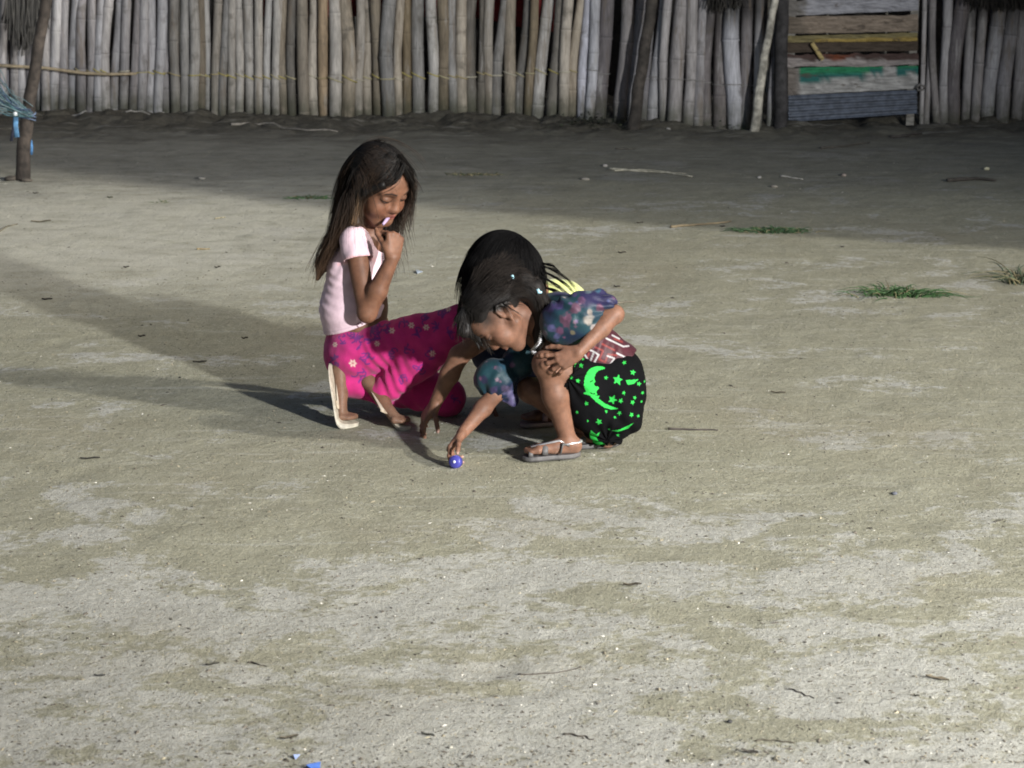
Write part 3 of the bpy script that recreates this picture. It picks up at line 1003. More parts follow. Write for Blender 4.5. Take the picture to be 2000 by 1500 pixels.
# ------------------------------------------------------------------ anatomy
class Head:
    def __init__(s, c, f, u, k=1.0):
        s.c = np.asarray(c, float); s.f = nrm(f)
        u = np.asarray(u, float); u = u - (u @ s.f) * s.f; s.u = nrm(u)
        s.r = np.cross(s.f, s.u); s.k = k
        s.R = np.stack([s.r, s.f, s.u])

    def L(s, x, y, z): return s.c + s.k * (x * s.r + y * s.f + z * s.u)

    def loc(s, Pt): return ((Pt - s.c) @ s.R.T) / s.k

    def sculpt(s, F):
        k = s.k
        E = lambda c, r, kk=0.012, sub=False: F.ell(s.L(*c), np.array(r) * k, s.R, kk * k, sub)
        Cc = lambda a, b, ra, rb=None, kk=0.012, sub=False: F.cap(s.L(*a), s.L(*b), ra * k, (ra if rb is None else rb) * k, kk * k, sub)
        E((0, -.012, .030), (.072, .090, .078))
        E((0, .028, -.030), (.057, .056, .068), .02)
        E((0, .050, .035), (.056, .040, .045), .02)
        Cc((-.012, .060, -.086), (.012, .060, -.086), .017, None, .022)
        for q in (-1, 1):
            Cc((q * .052, .0, -.05), (q * .018, .055, -.085), .016, .014, .022)      # jaw
            E((q * .036, .054, -.034), (.026, .025, .028), .022)                        # cheek
            Cc((q * .014, .081, .024), (q * .044, .067, .022), .0075, .006, .016)       # brow
            E((q * .031, .091, .003), (.017, .013, .012), .012, True)                  # socket
            E((q * .031, .070, .002), (.017, .0150, .0135), .003)                       # lid
            Cc((q * .011, .085, -.032), (q * .0130, .083, -.031), .0072, None, .008)     # nostril wing
            # ear: rim, lobe, hollow
            eb = (q * .070, -.012, -.012)
            E((q * .069, -.014, -.010), (.010, .017, .027), .006)
            rim = [(q * .074, .000, -.004), (q * .078, -.004, .012), (q * .080, -.018, .018), (q * .081, -.029, .008), (q * .079, -.028, -.008), (q * .075, -.019, -.024), (q * .072, -.008, -.033)]
            for i in range(len(rim) - 1): Cc(rim[i], rim[i + 1], .0042, None, .004)
            Cc(rim[-1], (q * .072, -.005, -.036), .0065, .006, .005)
            E((q * .081, -.014, -.004), (.008, .008, .014), .004, True)
            Cc((q * .073, .002, -.010), (q * .074, .000, -.015), .0042, None, .004)
        Cc((0, .081, .008), (0, .0935, -.025), .0078, .0098, .014)                      # nose
        E((0, .0905, -.0275), (.0135, .0098, .0088), .010)
        Cc((-.015, .078, -.052), (.015, .078, -.052), .0085, None, .010)               # lips
        Cc((-.012, .084, -.0505), (.012, .084, -.0505), .0052, None, .005)
        Cc((-.010, .083, -.0605), (.010, .083, -.0605), .0058, None, .005)
        Cc((-.016, .090, -.0570), (.0, .0925, -.0550), .0014, None, .003, True); Cc((.016, .090, -.0570), (.0, .0925, -.0550), .0014, None, .003, True)
        E((0, .082, -.072), (.018, .006, .005), .008, True)

    def paint(s, V, col, skin, lip, hair, brow=True):
        q = s.loc(V); x, y, z = q[:, 0], q[:, 1], q[:, 2]
        face = (y > .05) & (y < .125) & (abs(x) < .065) & (abs(z) < .11)
        def put(m, c, a=1.0):
            m = np.clip(m, 0, 1)[:, None] * a
            col[:] = col * (1 - m) + np.asarray(c) * m
        ax = abs(x)
        put(face * np.exp(-(((ax - .036) / .022) ** 2 + ((z + .03) / .022) ** 2)), np.array(skin) * np.array([1.15, .95, .9]), .5)
        put(face * np.exp(-(((ax - .031) / .02) ** 2 + ((z - .004) / .013) ** 2)), np.array(skin) * .72, .7)
        bl = np.interp(ax, [.012, .030, .050], [.0235, .0275, .021])
        put(face * sstep(.0046, .0020, abs(z - bl)) * sstep(.010, .015, ax) * sstep(.052, .046, ax), hair, .85)
        el = np.interp(ax, [.016, .031, .046], [-.004, -.0062, -.003])
        put(face * sstep(.0032, .0018, abs(z - el - .0012)) * sstep(.017, .020, ax) * sstep(.046, .042, ax), (.10, .085, .08), .6)
        put(face * sstep(.0042, .0026, np.hypot(ax - .0305, z - el - .0008)), (.010, .007, .006), .95)
        put(face * sstep(.0022, .0008, abs(z - el - .0040 + ((ax - .031) / .016) ** 2 * .002)) * sstep(.014, .018, ax) * sstep(.051, .046, ax), (.006, .005, .005), .97)
        put(face * sstep(.0016, .0006, abs(z - el + .0022)) * sstep(.018, .022, ax) * sstep(.046, .042, ax), np.array(skin) * .35, .7)
        zl = z + .0550 + 9 * x * x
        put(face * (y > .074) * sstep(1.15, .85, (x / .018) ** 2 + (zl / .0095) ** 2), lip, .8)
        put(face * (y > .074) * sstep(.0018, .0008, abs(zl)) * sstep(.019, .016, ax), np.array(lip) * .25, .9)
        put(face * np.exp(-(((ax - .0065) / .0032) ** 2 + ((z + .0355) / .0026) ** 2)), np.array(skin) * .15, .9)
        # ear hollow
        put(np.exp(-(((ax - .072) / .006) ** 2 + ((y + .013) / .006) ** 2 + ((z + .004) / .010) ** 2)), np.array(skin) * .45, .75)

    def hairline(s, V, soft=0.1):
        q = s.loc(V) - np.array([0, -.012, .02])
        d = q / (np.linalg.norm(q, axis=1)[:, None] + 1e-9)
        thr = np.interp(d[:, 1], [-1, -.5, -.15, .10, .30, .55, .75, 1], [-.62, -.55, -.35, -.15, .20, .50, .60, .62])
        near = np.linalg.norm(q, axis=1) < .125
        return sstep(-soft, soft, d[:, 2] - thr) * near


def hand(F, wrist, d, palm, thumb_side, s, curls, spread=0.12, thumb=(0.9, 0.35, 0.5), tip_list=None, thumb_curl=(0.3, 0.4), k=0.004):
    """palm and five separate fingers. d: towards the fingers, palm: the way the palm looks"""
    d = nrm(d); p = np.asarray(palm, float); p = nrm(p - (p @ d) * d)
    t = np.cross(d, p)
    if t @ np.asarray(thumb_side, float) < 0: t = -t
    W = lambda x, y, z: np.asarray(wrist) + s * (x * t + y * d + z * p)
    base = [(.027, .086), (.007, .091), (-.014, .086), (-.032, .076)]
    seg = [(.041, .025, .019), (.045, .029, .020), (.041, .027, .020), (.032, .020, .018)]
    rr = [.0092, .0094, .0090, .0080]
    for (bx, by), r in zip(base, rr):
        F.cap(W(bx * .55, .006, 0), W(bx, by, 0), .0145 * s, .0115 * s, .012 * s)
    F.ell(W(0, .045, .004), np.array([.036, .046, .0145]) * s, np.stack([t, d, p]), .012 * s)
    F.cap(W(.018, .012, .006), W(.036, .046, .012), .0155 * s, .0125 * s, .012 * s)
    tips = []
    for i in range(4):
        sp = spread * (1.3, 0.3, -0.6, -1.5)[i]
        a = 0.0
        q = np.array(W(*base[i], 0))
        for j in range(3):
            a += curls[i][j] if hasattr(curls[i], '__len__') else curls[i]
            di = math.cos(a) * (d + sp * t) + math.sin(a) * p
            di = nrm(di)
            q2 = q + di * seg[i][j] * s
            F.cap(q, q2, rr[i] * s * (1 - .06 * j), rr[i] * s * (.95 - .08 * j), k)
            F.cap(q, q, rr[i] * s * 1.07, None, k)
            q = q2
        tips.append((q, di, np.cross(di, t)))
    q = np.array(W(.034, .040, .010))
    di = nrm(thumb[0] * t + thumb[1] * d + thumb[2] * p)
    for j, (L_, r0, r1) in enumerate(((.036, .0118, .0105), (.030, .0105, .0095), (.022, .0098, .0078))):
        if j: di = nrm(di + thumb_curl[j - 1] * (d * .7 + p * .2 - t * .9))
        q2 = q + di * L_ * s
        F.cap(q, q2, r0 * s, r1 * s, k)
        q = q2
    tips.append((q, di, p))
    if tip_list is not None: tip_list.extend(tips)
    return tips


def foot(F, ankle, heel, ball, toe, side, s, ra=0.03, rank=0.027):
    """heel, ball and toe are points on the sole's middle line, lifted by the foot's thickness; side points to the little toe"""
    side = nrm(side)
    F.cap(heel, heel + 0.0 * side, .027 * s, None, .012)
    F.cap(heel, ball + side * .012 * s, .025 * s, .018 * s, .012)
    F.cap(heel, ball - side * .014 * s, .025 * s, .020 * s, .012)
    F.cap(ankle, heel * .55 + ball * .45 + (ankle - heel) * .25, rank * s, .021 * s, .02)
    F.cap(ankle, heel, rank * s, .025 * s, .014)
    for q in (-1, 1):
        F.cap(ankle + q * side * .016 * s, ankle + q * side * .018 * s, .014 * s, None, .012)
    L = np.linalg.norm(toe - ball)
    dt = (toe - ball) / L
    for i, (o, l, r) in enumerate(((-.022, 1.0, .0125), (-.006, .98, .0092), (.007, .88, .0088), (.018, .76, .0082), (.028, .62, .0078))):
        b0 = ball + side * o * s * .9
        F.cap(b0, b0 + dt * L * l, .0135 * s if i else .016 * s, r * s, .006)


def sole(pts, side, halfw, th, down, col_top, col_side, name="sole", n=26):
    """flip-flop sole following the points, 'down' the direction away from the foot at each point"""
    pts = np.asarray(pts, float)
    t0 = np.concatenate([[0], np.cumsum(np.linalg.norm(np.diff(pts, axis=0), axis=1))]); t0 /= t0[-1]
    t = (1 - np.cos(np.linspace(0, math.pi, n))) / 2
    # smooth path
    c = np.stack([np.interp(t, t0, pts[:, k]) for k in range(3)], 1)
    for _ in range(3): c[1:-1] = .25 * c[:-2] + .5 * c[1:-1] + .25 * c[2:]
    dn = np.stack([np.interp(t, t0, np.asarray(down, float)[:, k]) for k in range(3)], 1)
    dn /= np.linalg.norm(dn, axis=1)[:, None]
    w = np.interp(t, [0, .04, .12, .25, .45, .70, .85, .95, 1.0], np.array([.25, .65, .95, 1.0, .88, 1.15, 1.1, .75, .25])) * halfw
    side = nrm(side)
    us = np.array([-1, -.97, -.6, 0, .6, .97, 1])
    top = c[:, None] + side * (us[None, :, None] * w[:, None, None])
    b = MB()
    m = len(us)
    layers = [top + dn[:, None] * z for z in (0.0, th * .3, th * .55, th)]
    V = np.vstack([l.reshape(-1, 3) for l in layers])
    a = (np.arange(n - 1)[:, None] * m + np.arange(m - 1)[None])
    qt = np.stack([a, a + m, a + m + 1, a + 1], -1).reshape(-1, 4)
    ql = [qt, qt[:, ::-1] + 3 * n * m]
    loop = np.concatenate([np.arange(m), np.arange(1, n) * m + m - 1, (n - 1) * m + np.arange(m - 2, -1, -1), np.arange(n - 2, 0, -1) * m])
    lp = np.roll(loop, -1)
    for z in range(3):
        ql.append(np.stack([loop + z * n * m, lp + z * n * m, lp + (z + 1) * n * m, loop + (z + 1) * n * m], 1))
    cc = np.vstack([np.tile(col_top, (n * m, 1)), np.tile(np.array(col_side) * .85, (n * m, 1)), np.tile(col_side, (n * m, 1)), np.tile(np.array(col_side) * .7, (n * m, 1))])
    b.add(V, np.vstack(ql), None, cc)
    return b


# ------------------------------------------------------------------ hair
def strands(fields, roots, dirs, lens, steps=16, grav=0.25, off=0.003, jit=0.06, wave=0.0, stick=0.0, seed=1):
    g = np.random.default_rng(seed)
    p = roots.copy(); d = dirs / np.linalg.norm(dirs, axis=1)[:, None]
    out = [p.copy()]
    step = (lens / steps)[:, None]
    ph = g.uniform(0, 6.28, (len(p), 3))
    offs = off * g.uniform(.4, 1.6, len(p))
    gv = np.array([0, 0, -1.0])
    for i in range(steps):
        d = d + grav * gv + jit * g.normal(size=d.shape) + wave * np.sin(ph + i * .9)
        d /= np.linalg.norm(d, axis=1)[:, None]
        q = p + d * step
        for _ in range(2):
            v = np.min([f.val(q) for f in fields], axis=0)
            k = np.argmin([f.val(q) for f in fields], axis=0)
            gr = np.zeros_like(q)
            for j, f in enumerate(fields):
                m = k == j
                if m.any(): gr[m] = f.grad(q[m])
            push = np.clip(offs - v, 0, .03)
            if stick: push = push - np.clip(v - offs, 0, .01) * stick * (i < steps * .35)
            q = q + gr * push[:, None]
        d = (q - p); d /= np.linalg.norm(d, axis=1)[:, None] + 1e-9
        p = q
        out.append(p.copy())
    return np.stack(out, 1)            # (n, steps+1, 3)


def strand_mesh(mb, S, r, c0, c1, seed=1, tip=0.25):
    n, m, _ = S.shape
    g = np.random.default_rng(seed)
    T = np.gradient(S, axis=1); T /= np.linalg.norm(T, axis=2)[..., None] + 1e-9
    ref = g.normal(size=(n, 1, 3)); A = np.cross(T, ref); A /= np.linalg.norm(A, axis=2)[..., None] + 1e-9
    B = np.cross(T, A)
    s = np.linspace(0, 1, m)
    rr = r * g.uniform(.6, 1.25, (n, 1)) * (1 - (1 - tip) * s ** 2)[None]
    V = np.stack([S + (A * math.cos(a) + B * math.sin(a)) * rr[..., None] for a in (0, 2.094, 4.189)], 2).reshape(-1, 3)
    i = (np.arange(n)[:, None] * m + np.arange(m - 1)[None]) * 3
    q = np.concatenate([np.stack([i + a, i + b_, i + 3 + b_, i + 3 + a], -1).reshape(-1, 4) for a, b_ in ((0, 1), (1, 2), (2, 0))])
    mixv = (s[None, :, None] ** 2.3) * g.uniform(.3, 1.2, (n, 1, 1))
    c = (np.array(c0) * (1 - mixv) + np.array(c1) * mixv) * g.uniform(.7, 1.3, (n, 1, 1))
    C = np.repeat(np.clip(c, 0, 1)[:, :, None, :], 3, axis=2).reshape(-1, 3)
    mb.add(V, q, None, C)


SKIN = None


def m_skin():
    t = NT("skin")
    v = t.obj_vec()
    g = t.noise(v, 38.0, 6.0, 0.65)
    f = t.mapr(g, 0.3, 0.7, 0.78, 1.2)
    c = t.mix(1.0, t.attr(), t.n("ShaderNodeCombineXYZ", {0: f, 1: f, 2: f}).outputs[0], 'MULTIPLY')
    return t.finish(c, 0.55, t.noise(v, 220.0, 4.0), 0.25, 0.0012, Specular_IOR_Level=0.3, Subsurface_Weight=0.12, Subsurface_Radius=(0.010, 0.004, 0.002), Subsurface_Scale=0.5)


def m_cloth(name, rough=0.85, sheen=0.2, spec=0.25):
    t = NT(name)
    v = t.obj_vec()
    f = t.mapr(t.noise(v, 30.0, 4.0), 0.3, 0.7, 0.9, 1.1)
    c = t.mix(1.0, t.attr(), t.n("ShaderNodeCombineXYZ", {0: f, 1: f, 2: f}).outputs[0], 'MULTIPLY')
    h = t.math('ADD', t.math('MULTIPLY', t.noise(v, 55.0, 3.0), 1.0), t.math('MULTIPLY', t.noise(v, 900.0, 1.0), 0.15))
    return t.finish(c, rough, h, 0.35, 0.004, Specular_IOR_Level=spec, Sheen_Weight=sheen)


SKIN = m_skin()
COTTON = m_cloth("cotton_cloth", 0.9, 0.15)
SATIN = m_cloth("satin_cloth", 0.5, 0.05)
BLACK = m_cloth("black_cotton", 0.95, 0.0, 0.06)
HAIR = m_attr("hair", 0.48, 40.0, 0.1, 200.0, 0.0, 0.001, Specular_IOR_Level=0.18)
HAIR_M = m_attr("matt_black_hair", 0.55, 40.0, 0.1, 200.0, 0.0, 0.001, Specular_IOR_Level=0.04)
RUBBER = m_attr("sandal_rubber", 0.6, 60.0, 0.2, 200.0, 0.2, 0.001)
SHINY = m_attr("shiny_strap", 0.25, 60.0, 0.15, 200.0, 0.1, 0.001, Metallic=0.6)


# flat print: distances to drawn outlines, in photo-pixel units on the cloth's side plane
def seg_dist(q, a, b):
    a = np.asarray(a, float); b = np.asarray(b, float); ab = b - a
    t = np.clip(((q - a) @ ab) / (ab @ ab + 1e-9), 0, 1)
    return np.linalg.norm(q - a - t[:, None] * ab, axis=1)


def line_dist(q, pts):
    return np.min([seg_dist(q, pts[i], pts[i + 1]) for i in range(len(pts) - 1)], axis=0)


def in_poly(q, poly):
    poly = np.asarray(poly, float)
    c = np.zeros(len(q), bool)
    j = len(poly) - 1
    for i in range(len(poly)):
        xi, yi = poly[i]; xj, yj = poly[j]
        m = ((yi > q[:, 1]) != (yj > q[:, 1])) & (q[:, 0] < (xj - xi) * (q[:, 1] - yi) / (yj - yi + 1e-12) + xi)
        c ^= m; j = i
    return c


def star_poly(cx, cy, r, rot=0.0, k=0.45):
    a = np.arange(10) / 10 * 2 * math.pi - math.pi / 2 + rot
    rr = np.where(np.arange(10) % 2 == 0, r, r * k)
    return np.stack([cx + rr * np.cos(a), cy + rr * np.sin(a)], 1)


def print_uv(V, Y0, pref=(1000, 750)):
    """cloth side plane in units of photo pixels around depth Y0"""
    a = P(pref[0], pref[1], Y0); s = (P(pref[0] + 100, pref[1], Y0)[0] - a[0]) / 100; sz = (a[2] - P(pref[0], pref[1] + 100, Y0)[2]) / 100
    x = V[:, 0] * (Y0 / V[:, 1]) ** 0.5
    z = V[:, 2] + 0.22 * (V[:, 1] - Y0) * -1.0 * -1.0
    return np.stack([pref[0] + (x - a[0]) / s, pref[1] - (z - a[2]) / sz], 1)
# ================================================================== person: girl in pink kneeling at the left
def person(label, base):
    r = empty("person", base)
    return tag(r, label, "person", "girls playing on the ground")


def sdf_part(name, F, mat, root, base, color, disp=None, relax=1):
    V, Q = F.surface(relax)
    if disp is not None:
        N = vert_normals(V, Q)
        V = V + N * disp(V)[:, None]
    col = color(V, vert_normals(V, Q))
    return link(name, np_mesh(name, V - base, Q, True, col), mat, root)


base = np.array([-0.45, 6.38, 0.0])
kroot = person("girl in a pink shirt and pink trousers kneeling, hand at her mouth", base)
SKIN_K = np.array([0.142, 0.067, 0.040])

a = math.radians(35); kf = np.array([math.cos(a), -math.sin(a), 0]); kr = np.array([-math.sin(a), -math.cos(a), 0]); KR = np.stack([kr, kf, [0, 0, 1]])
neckb = P(724, 458, 6.42)
chest = P(706, 535, 6.41); belly = P(698, 605, 6.40); pelv = P(697, 683, 6.42)
shR = P(693, 470, 6.33); elR = P(717, 611, 6.25); wrR = P(767, 503, 6.235)
shL = P(757, 474, 6.50); elL = P(716, 588, 6.57); wrL = P(765, 668, 6.53)
hipR = P(694, 690, 6.35); kneeR = P(902, 634, 6.27); ankR = P(748, 766, 6.30)
hipL = P(692, 684, 6.47); kneeL = P(872, 776, 6.38); ankL = P(668, 748, 6.33)
a = math.radians(44); b_ = math.radians(27)
f0 = np.array([math.cos(a), -math.sin(a), 0])
kh = Head(P(739, 361, 6.375), math.cos(b_) * f0 + np.array([0, 0, -math.sin(b_)]), np.array([0, 0, math.cos(b_)]) + math.sin(b_) * f0, 1.03)

lo, hi = P(590, 270, 6.6) - [0.03, 0.45, 0.05], P(960, 830, 6.6) + [0.0, 0.1, 0.0]
lo = np.array([P(596, 500, 6.5)[0] - .02, 6.10, -0.01]); hi = np.array([P(955, 500, 6.3)[0], 6.66, 0.86])
B = Field(lo, hi, 0.0024)
kh.sculpt(B)
B.cap(kh.L(0, -.022, -.06), neckb, .037, .042, .02)
B.ell(chest - kf * .010, (.104, .070, .11), KR, .03)
B.cap(neckb + [0, 0, -.035] - kr * .06, neckb + [0, 0, -.035] + kr * .06, .036, None, .03)
B.ell(belly + kf * .012, (.097, .074, .10), KR, .04)
B.ell(pelv, (.10, .085, .085), KR, .04)
for sh, el, wr in ((shR, elR, wrR), (shL, elL, wrL)):
    B.cap(sh, el, .034, .0285, .02); B.cap(el, el * .6 + wr * .4, .0285, .029, .012); B.cap(el * .6 + wr * .4, wr, .029, .0195, .012)
ktips = []
mouth = kh.L(.004, .092, -.056)
hand(B, wrR, P(772, 440, 6.262) - wrR, mouth - wrR + np.array([-.10, .10, .0]), np.array([-0.3, .3, .3]), .76,
     [(1.35, 1.25, .7), (1.45, 1.4, .8), (1.5, 1.45, .8), (1.5, 1.45, .8)], .05, (.25, .95, .80), ktips, (.0, .35))
hand(B, wrL, np.array([.7, -.2, -.5]), np.array([.2, 0, -1.0]), np.array([0, -1, 0]), .66, [.3, .3, .3, .3], .1, (.8, .5, .2), None)
for hp, kn, an in ((hipR, kneeR, ankR), (hipL, kneeL, ankL)):
    B.cap(hp, kn, .066, .044, .03); B.cap(kn, an, .042, .026, .02)
up_ = np.array([0, 0, 1.0])
# feet: heels raised, toes on the ground
gR = G(778, 826); gL = G(682, 824)
hR = P(712, 754, gR[1] + .03); bR = G(772, 818, .030); tR = bR + nrm(np.array([.9, -.12, -.12])) * .035
hL = P(654, 728, gL[1] + .02); bL = G(668, 812, .028); tL = bL + nrm(np.array([.95, -.15, -.1])) * .038
sd = nrm(np.array([-.15, -1.0, 0]))
foot(B, ankR, hR + np.array([.012, 0, .012]), bR, tR, sd, .72)
foot(B, ankL, hL + np.array([.014, 0, .010]), bL, tL, -sd * -1, .72)


def kcol(V, N):
    c = np.tile(SKIN_K, (len(V), 1))
    c *= (1 + 0.10 * fbm(V * 14, 3))[:, None]
    kh.paint(V, c, SKIN_K, (.21, .068, .058), (.012, .009, .008))
    hl = kh.hairline(V)[:, None]
    c = c * (1 - hl) + np.array([.012, .010, .009]) * hl
    for q, d_, n_ in ktips:
        m = np.exp(-(np.linalg.norm(V - q - .001 * n_, axis=1) / .0055) ** 2)[:, None] * .5
        c = c * (1 - m) + np.array([.42, .26, .20]) * m
    for q in (bR, bL, hR, hL):
        m = np.exp(-(np.linalg.norm(V - q, axis=1) / .05) ** 2)[:, None] * .35
        c = c * (1 - m) + np.array([.24, .17, .12]) * m
    return c


sdf_part("body", B, SKIN, kroot, base, kcol)

# ---- shirt
S = Field(lo, hi, 0.003)
sR = shR + (elR - shR) * .26; sL = shL + (elL - shL) * .3
S.cap(shR, sR + (elR - shR) * .12, .046, .045, .022); S.cap(shL, sL + (elL - shL) * .1, .046, .045, .022)
S.clip(sR, .075, sR, elR - shR); S.clip(sL, .075, sL, elL - shL)
S.cap(sR - (elR - shR) * .10, sR + (elR - shR) * .3, .0385, .038, .003, True)
S.ell(chest - kf * .012, (.112, .083, .120), KR, .012)
S.cap(neckb + [0, 0, -.038] - kr * .062, neckb + [0, 0, -.038] + kr * .062, .047, None, .03)
S.ell(belly - kf * .004 + [-.010, 0, 0], (.108, .098, .108), KR, .04)
S.ell(pelv + [0, 0, .03], (.105, .090, .09), KR, .04)
hp0, hp1 = P(640, 654, 6.36), P(762, 613, 6.36)
S.clip(pelv, .35, (hp0 + hp1) / 2, np.array([.32, .0, -.95]))
S.cap(neckb + [0, 0, .05], neckb - [0, 0, .01] + kf * .02, .052, .046, .006, True)


def shirt_disp(V):
    q = (V - belly)
    z = V[:, 2]; u = V @ kf
    w = fbm(V * np.array([9, 9, 16]), 3) * .0022
    # soft rucks across the back and below the arm
    side = sstep(.13, .02, abs(z - (belly[2] + .05)))
    back = sstep(.03, -.05, q @ kf) * .6 + .4
    w += side * back * .0014 * (.4 + sstep(-.3, .5, fbm(V * 10, 2))) * np.sin((z + .35 * (V[:, 0])) * 210 + 4.5 * fbm(V * 6, 2))
    sl = np.exp(-(np.linalg.norm(V - (shR * .5 + sR * .5 + np.array([-.02, 0, -.05])), axis=1) / .06) ** 2)
    w += sl * .0020 * np.sin((V[:, 0] * .9 - z * .5) * 190)
    return w


ks_uv_Y = 6.33


def shirt_col(V, N):
    c = np.tile(np.array([.62, .455, .51]), (len(V), 1))
    c *= (1 + .04 * fbm(V * 20, 3))[:, None]
    rim = np.exp(-((V - sR) @ nrm(elR - shR) / .006) ** 2) * (np.linalg.norm(V - sR, axis=1) < .07)
    c = c * (1 - rim[:, None] * .5) + np.array([.72, .36, .36]) * rim[:, None] * .5
    hd = abs((V - (hp0 + hp1) / 2) @ nrm(np.array([.32, .0, -.95])) + .011)
    sm = (sstep(.0022, .0008, hd) * .35)[:, None]
    c = c * (1 - sm) + np.array([.36, .24, .30]) * sm
    # dark outlined print on the belly front
    q = V - belly
    x = q @ kr; z = q[:, 2]; fr = (q @ kf) > .02
    k = np.full(len(V), 9.0)
    uv = np.stack([x, z], 1)
    def heart(cx, cz, s):
        tt = np.linspace(0, 2 * math.pi, 22)
        return np.stack([cx + s * 16 * np.sin(tt) ** 3 / 16, cz + s * (13 * np.cos(tt) - 5 * np.cos(2 * tt) - 2 * np.cos(3 * tt) - np.cos(4 * tt)) / 16], 1)
    for cx, cz, s in ((.03, .005, .018), (.03, .005, .011), (.062, -.03, .013), (-.01, -.035, .012), (.0, .03, .012), (.045, -.048, .008)):
        k = np.minimum(k, line_dist(uv, heart(cx, cz, s)))
    m = (sstep(.0028, .0012, k) * fr)[:, None]
    white = (fr * np.exp(-(((x - .025) / .05) ** 2 + ((z + .01) / .05) ** 2)))[:, None] * .6
    c = c * (1 - white) + np.array([.80, .74, .76]) * white
    return c * (1 - m * .85) + np.array([.10, .04, .07]) * m * .85


shirt = sdf_part("shirt", S, COTTON, kroot, base, shirt_col, shirt_disp)

# ---- trousers
T = Field(lo, hi, 0.0028)
T.ell(pelv + [0, 0, .05], (.097, .083, .07), KR, .03)
T.ell(P(694, 690, 6.41), (.098, .086, .083), None, .03)
T.ell(P(686, 694, 6.37), (.068, .06, .076), None, .03)
T.cap(hipR, hipR * .45 + kneeR * .55, .078, .062, .04); T.cap(hipR * .45 + kneeR * .55, kneeR, .062, .055, .03)
T.cap(kneeR, kneeR * .45 + ankR * .55, .056, .053, .03)
T.cap(kneeR * .45 + ankR * .55, ankR - nrm(kneeR - ankR) * .004, .050, .043, .02)
T.cap(P(712, 754, G(778, 826)[1] + .03) + np.array([-.012, 0, -.012]), G(772, 818, .030) + np.array([-.012, 0, -.012]), .030, .030, .006, True)
T.cap(hipL, kneeL, .074, .054, .04)
T.cap(kneeL, kneeL * .5 + ankL * .5, .054, .048, .03); T.cap(kneeL * .5 + ankL * .5, ankL + nrm(kneeL - ankL) * .015, .048, .042, .02)


def tr_disp(V):
    w = .003 * fbm(V * 13, 3)
    d = hipR * .75 + kneeR * .25 - np.array([0, 0, 0])
    e = nrm(kneeR - hipR)
    s = (V - hipR) @ e
    fold = np.exp(-((s - .10) / .05) ** 2)
    w += fold * .0030 * np.sin(s * 170 + V[:, 2] * 30 + 3.5 * fbm(V * 8, 2))
    s2 = (V - hipR) @ nrm(np.array([.55, 0, .85]))
    w += .0016 * np.sin(s2 * 105 + 4.0 * fbm(V * 6, 2)) * sstep(.12, .0, abs(s))
    sh = np.exp(-(np.linalg.norm(V - (kneeR + ankR) / 2, axis=1) / .12) ** 2)
    w += sh * .0025 * np.sin(V @ nrm(ankR - kneeR) * 110 + V[:, 1] * 40 + 2 * fbm(V * 7, 2))
    return w


def tr_col(V, N):
    c = np.tile(np.array([.42, .018, .135]), (len(V), 1))
    vio = sstep(-.2, .5, fbm(V * 6 + 4, 2))[:, None]
    c = c * (1 - .35 * vio) + np.array([.35, .03, .19]) * .35 * vio
    uv = print_uv(V, 6.33, (700, 680))
    k = np.full(len(V), 99.0)
    g = np.random.default_rng(5)
    # scribbled dark violet lettering and leaf motifs
    for cx, cy, s in ((668, 662, 11), (695, 655, 16), (703, 664, 15), (690, 648, 12), (733, 652, 16), (728, 662, 14), (745, 640, 13), (733, 642, 10), (652, 702, 13), (656, 712, 11), (716, 700, 13), (722, 696, 9),
                      (703, 732, 15), (712, 738, 12), (760, 640, 12), (790, 632, 14), (815, 650, 13), (838, 622, 14), (868, 610, 13), (872, 606, 10), (850, 640, 13), (800, 680, 14), (770, 690, 12), (840, 690, 13), (880, 650, 12),
                      (905, 640, 12), (820, 720, 13), (790, 740, 12), (860, 770, 14), (840, 800, 12), (890, 780, 12)):
        near = (abs(uv[:, 0] - cx) < 30) & (abs(uv[:, 1] - cy) < 30)
        rot = g.uniform(-.9, .5)
        for j in range(4):
            n = 7
            t_ = np.linspace(0, 1, n)
            ph = g.uniform(0, 6.28)
            x_ = s * g.uniform(-.55, .55) + s * .45 * np.cos(ph + t_ * g.uniform(1.5, 5.5)); y_ = s * (j - 1.5) * .36 + s * .30 * np.sin(ph + t_ * g.uniform(1.5, 5.5))
            pts = np.stack([cx + x_ * math.cos(rot) - y_ * math.sin(rot), cy + x_ * math.sin(rot) + y_ * math.cos(rot)], 1)
            if near.any(): k[near] = np.minimum(k[near], line_dist(uv[near], pts))
    m = (sstep(2.0, .7, k) * (N[:, 1] < .2))[:, None]
    c = c * (1 - m * .85) + np.array([.075, .02, .15]) * m * .85
    fl = np.zeros(len(V)); ce = np.zeros(len(V))
    for cx, cy, s in ((690, 709, 9), (655, 673, 6), (767, 646, 7), (738, 671, 6), (805, 606 + 30, 7), (877, 605, 6), (834, 640, 7), (846, 690, 7)):
        d = uv - [cx, cy]; r = np.hypot(d[:, 0], d[:, 1]); th = np.arctan2(d[:, 1], d[:, 0])
        fl = np.maximum(fl, sstep(1.0, .75, r / (s * (.45 + .55 * abs(np.cos(3 * th))))))
        ce = np.maximum(ce, sstep(1.0, .7, r / (s * .33)))
    fl = (fl * (N[:, 1] < .2))[:, None]; ce = (ce * (N[:, 1] < .2))[:, None]
    c = c * (1 - fl * .8) + np.array([.62, .52, .42]) * fl * .8
    c = c * (1 - ce * .8) + np.array([.35, .08, .12]) * ce * .8
    # backs of the legs: sparse dots of the same print
    nz = fbm(V * 42 + 9, 2)
    bk = (sstep(.55, .65, nz) * (N[:, 1] >= .2))[:, None]
    return c * (1 - bk * .7) + np.array([.09, .02, .16]) * bk * .7


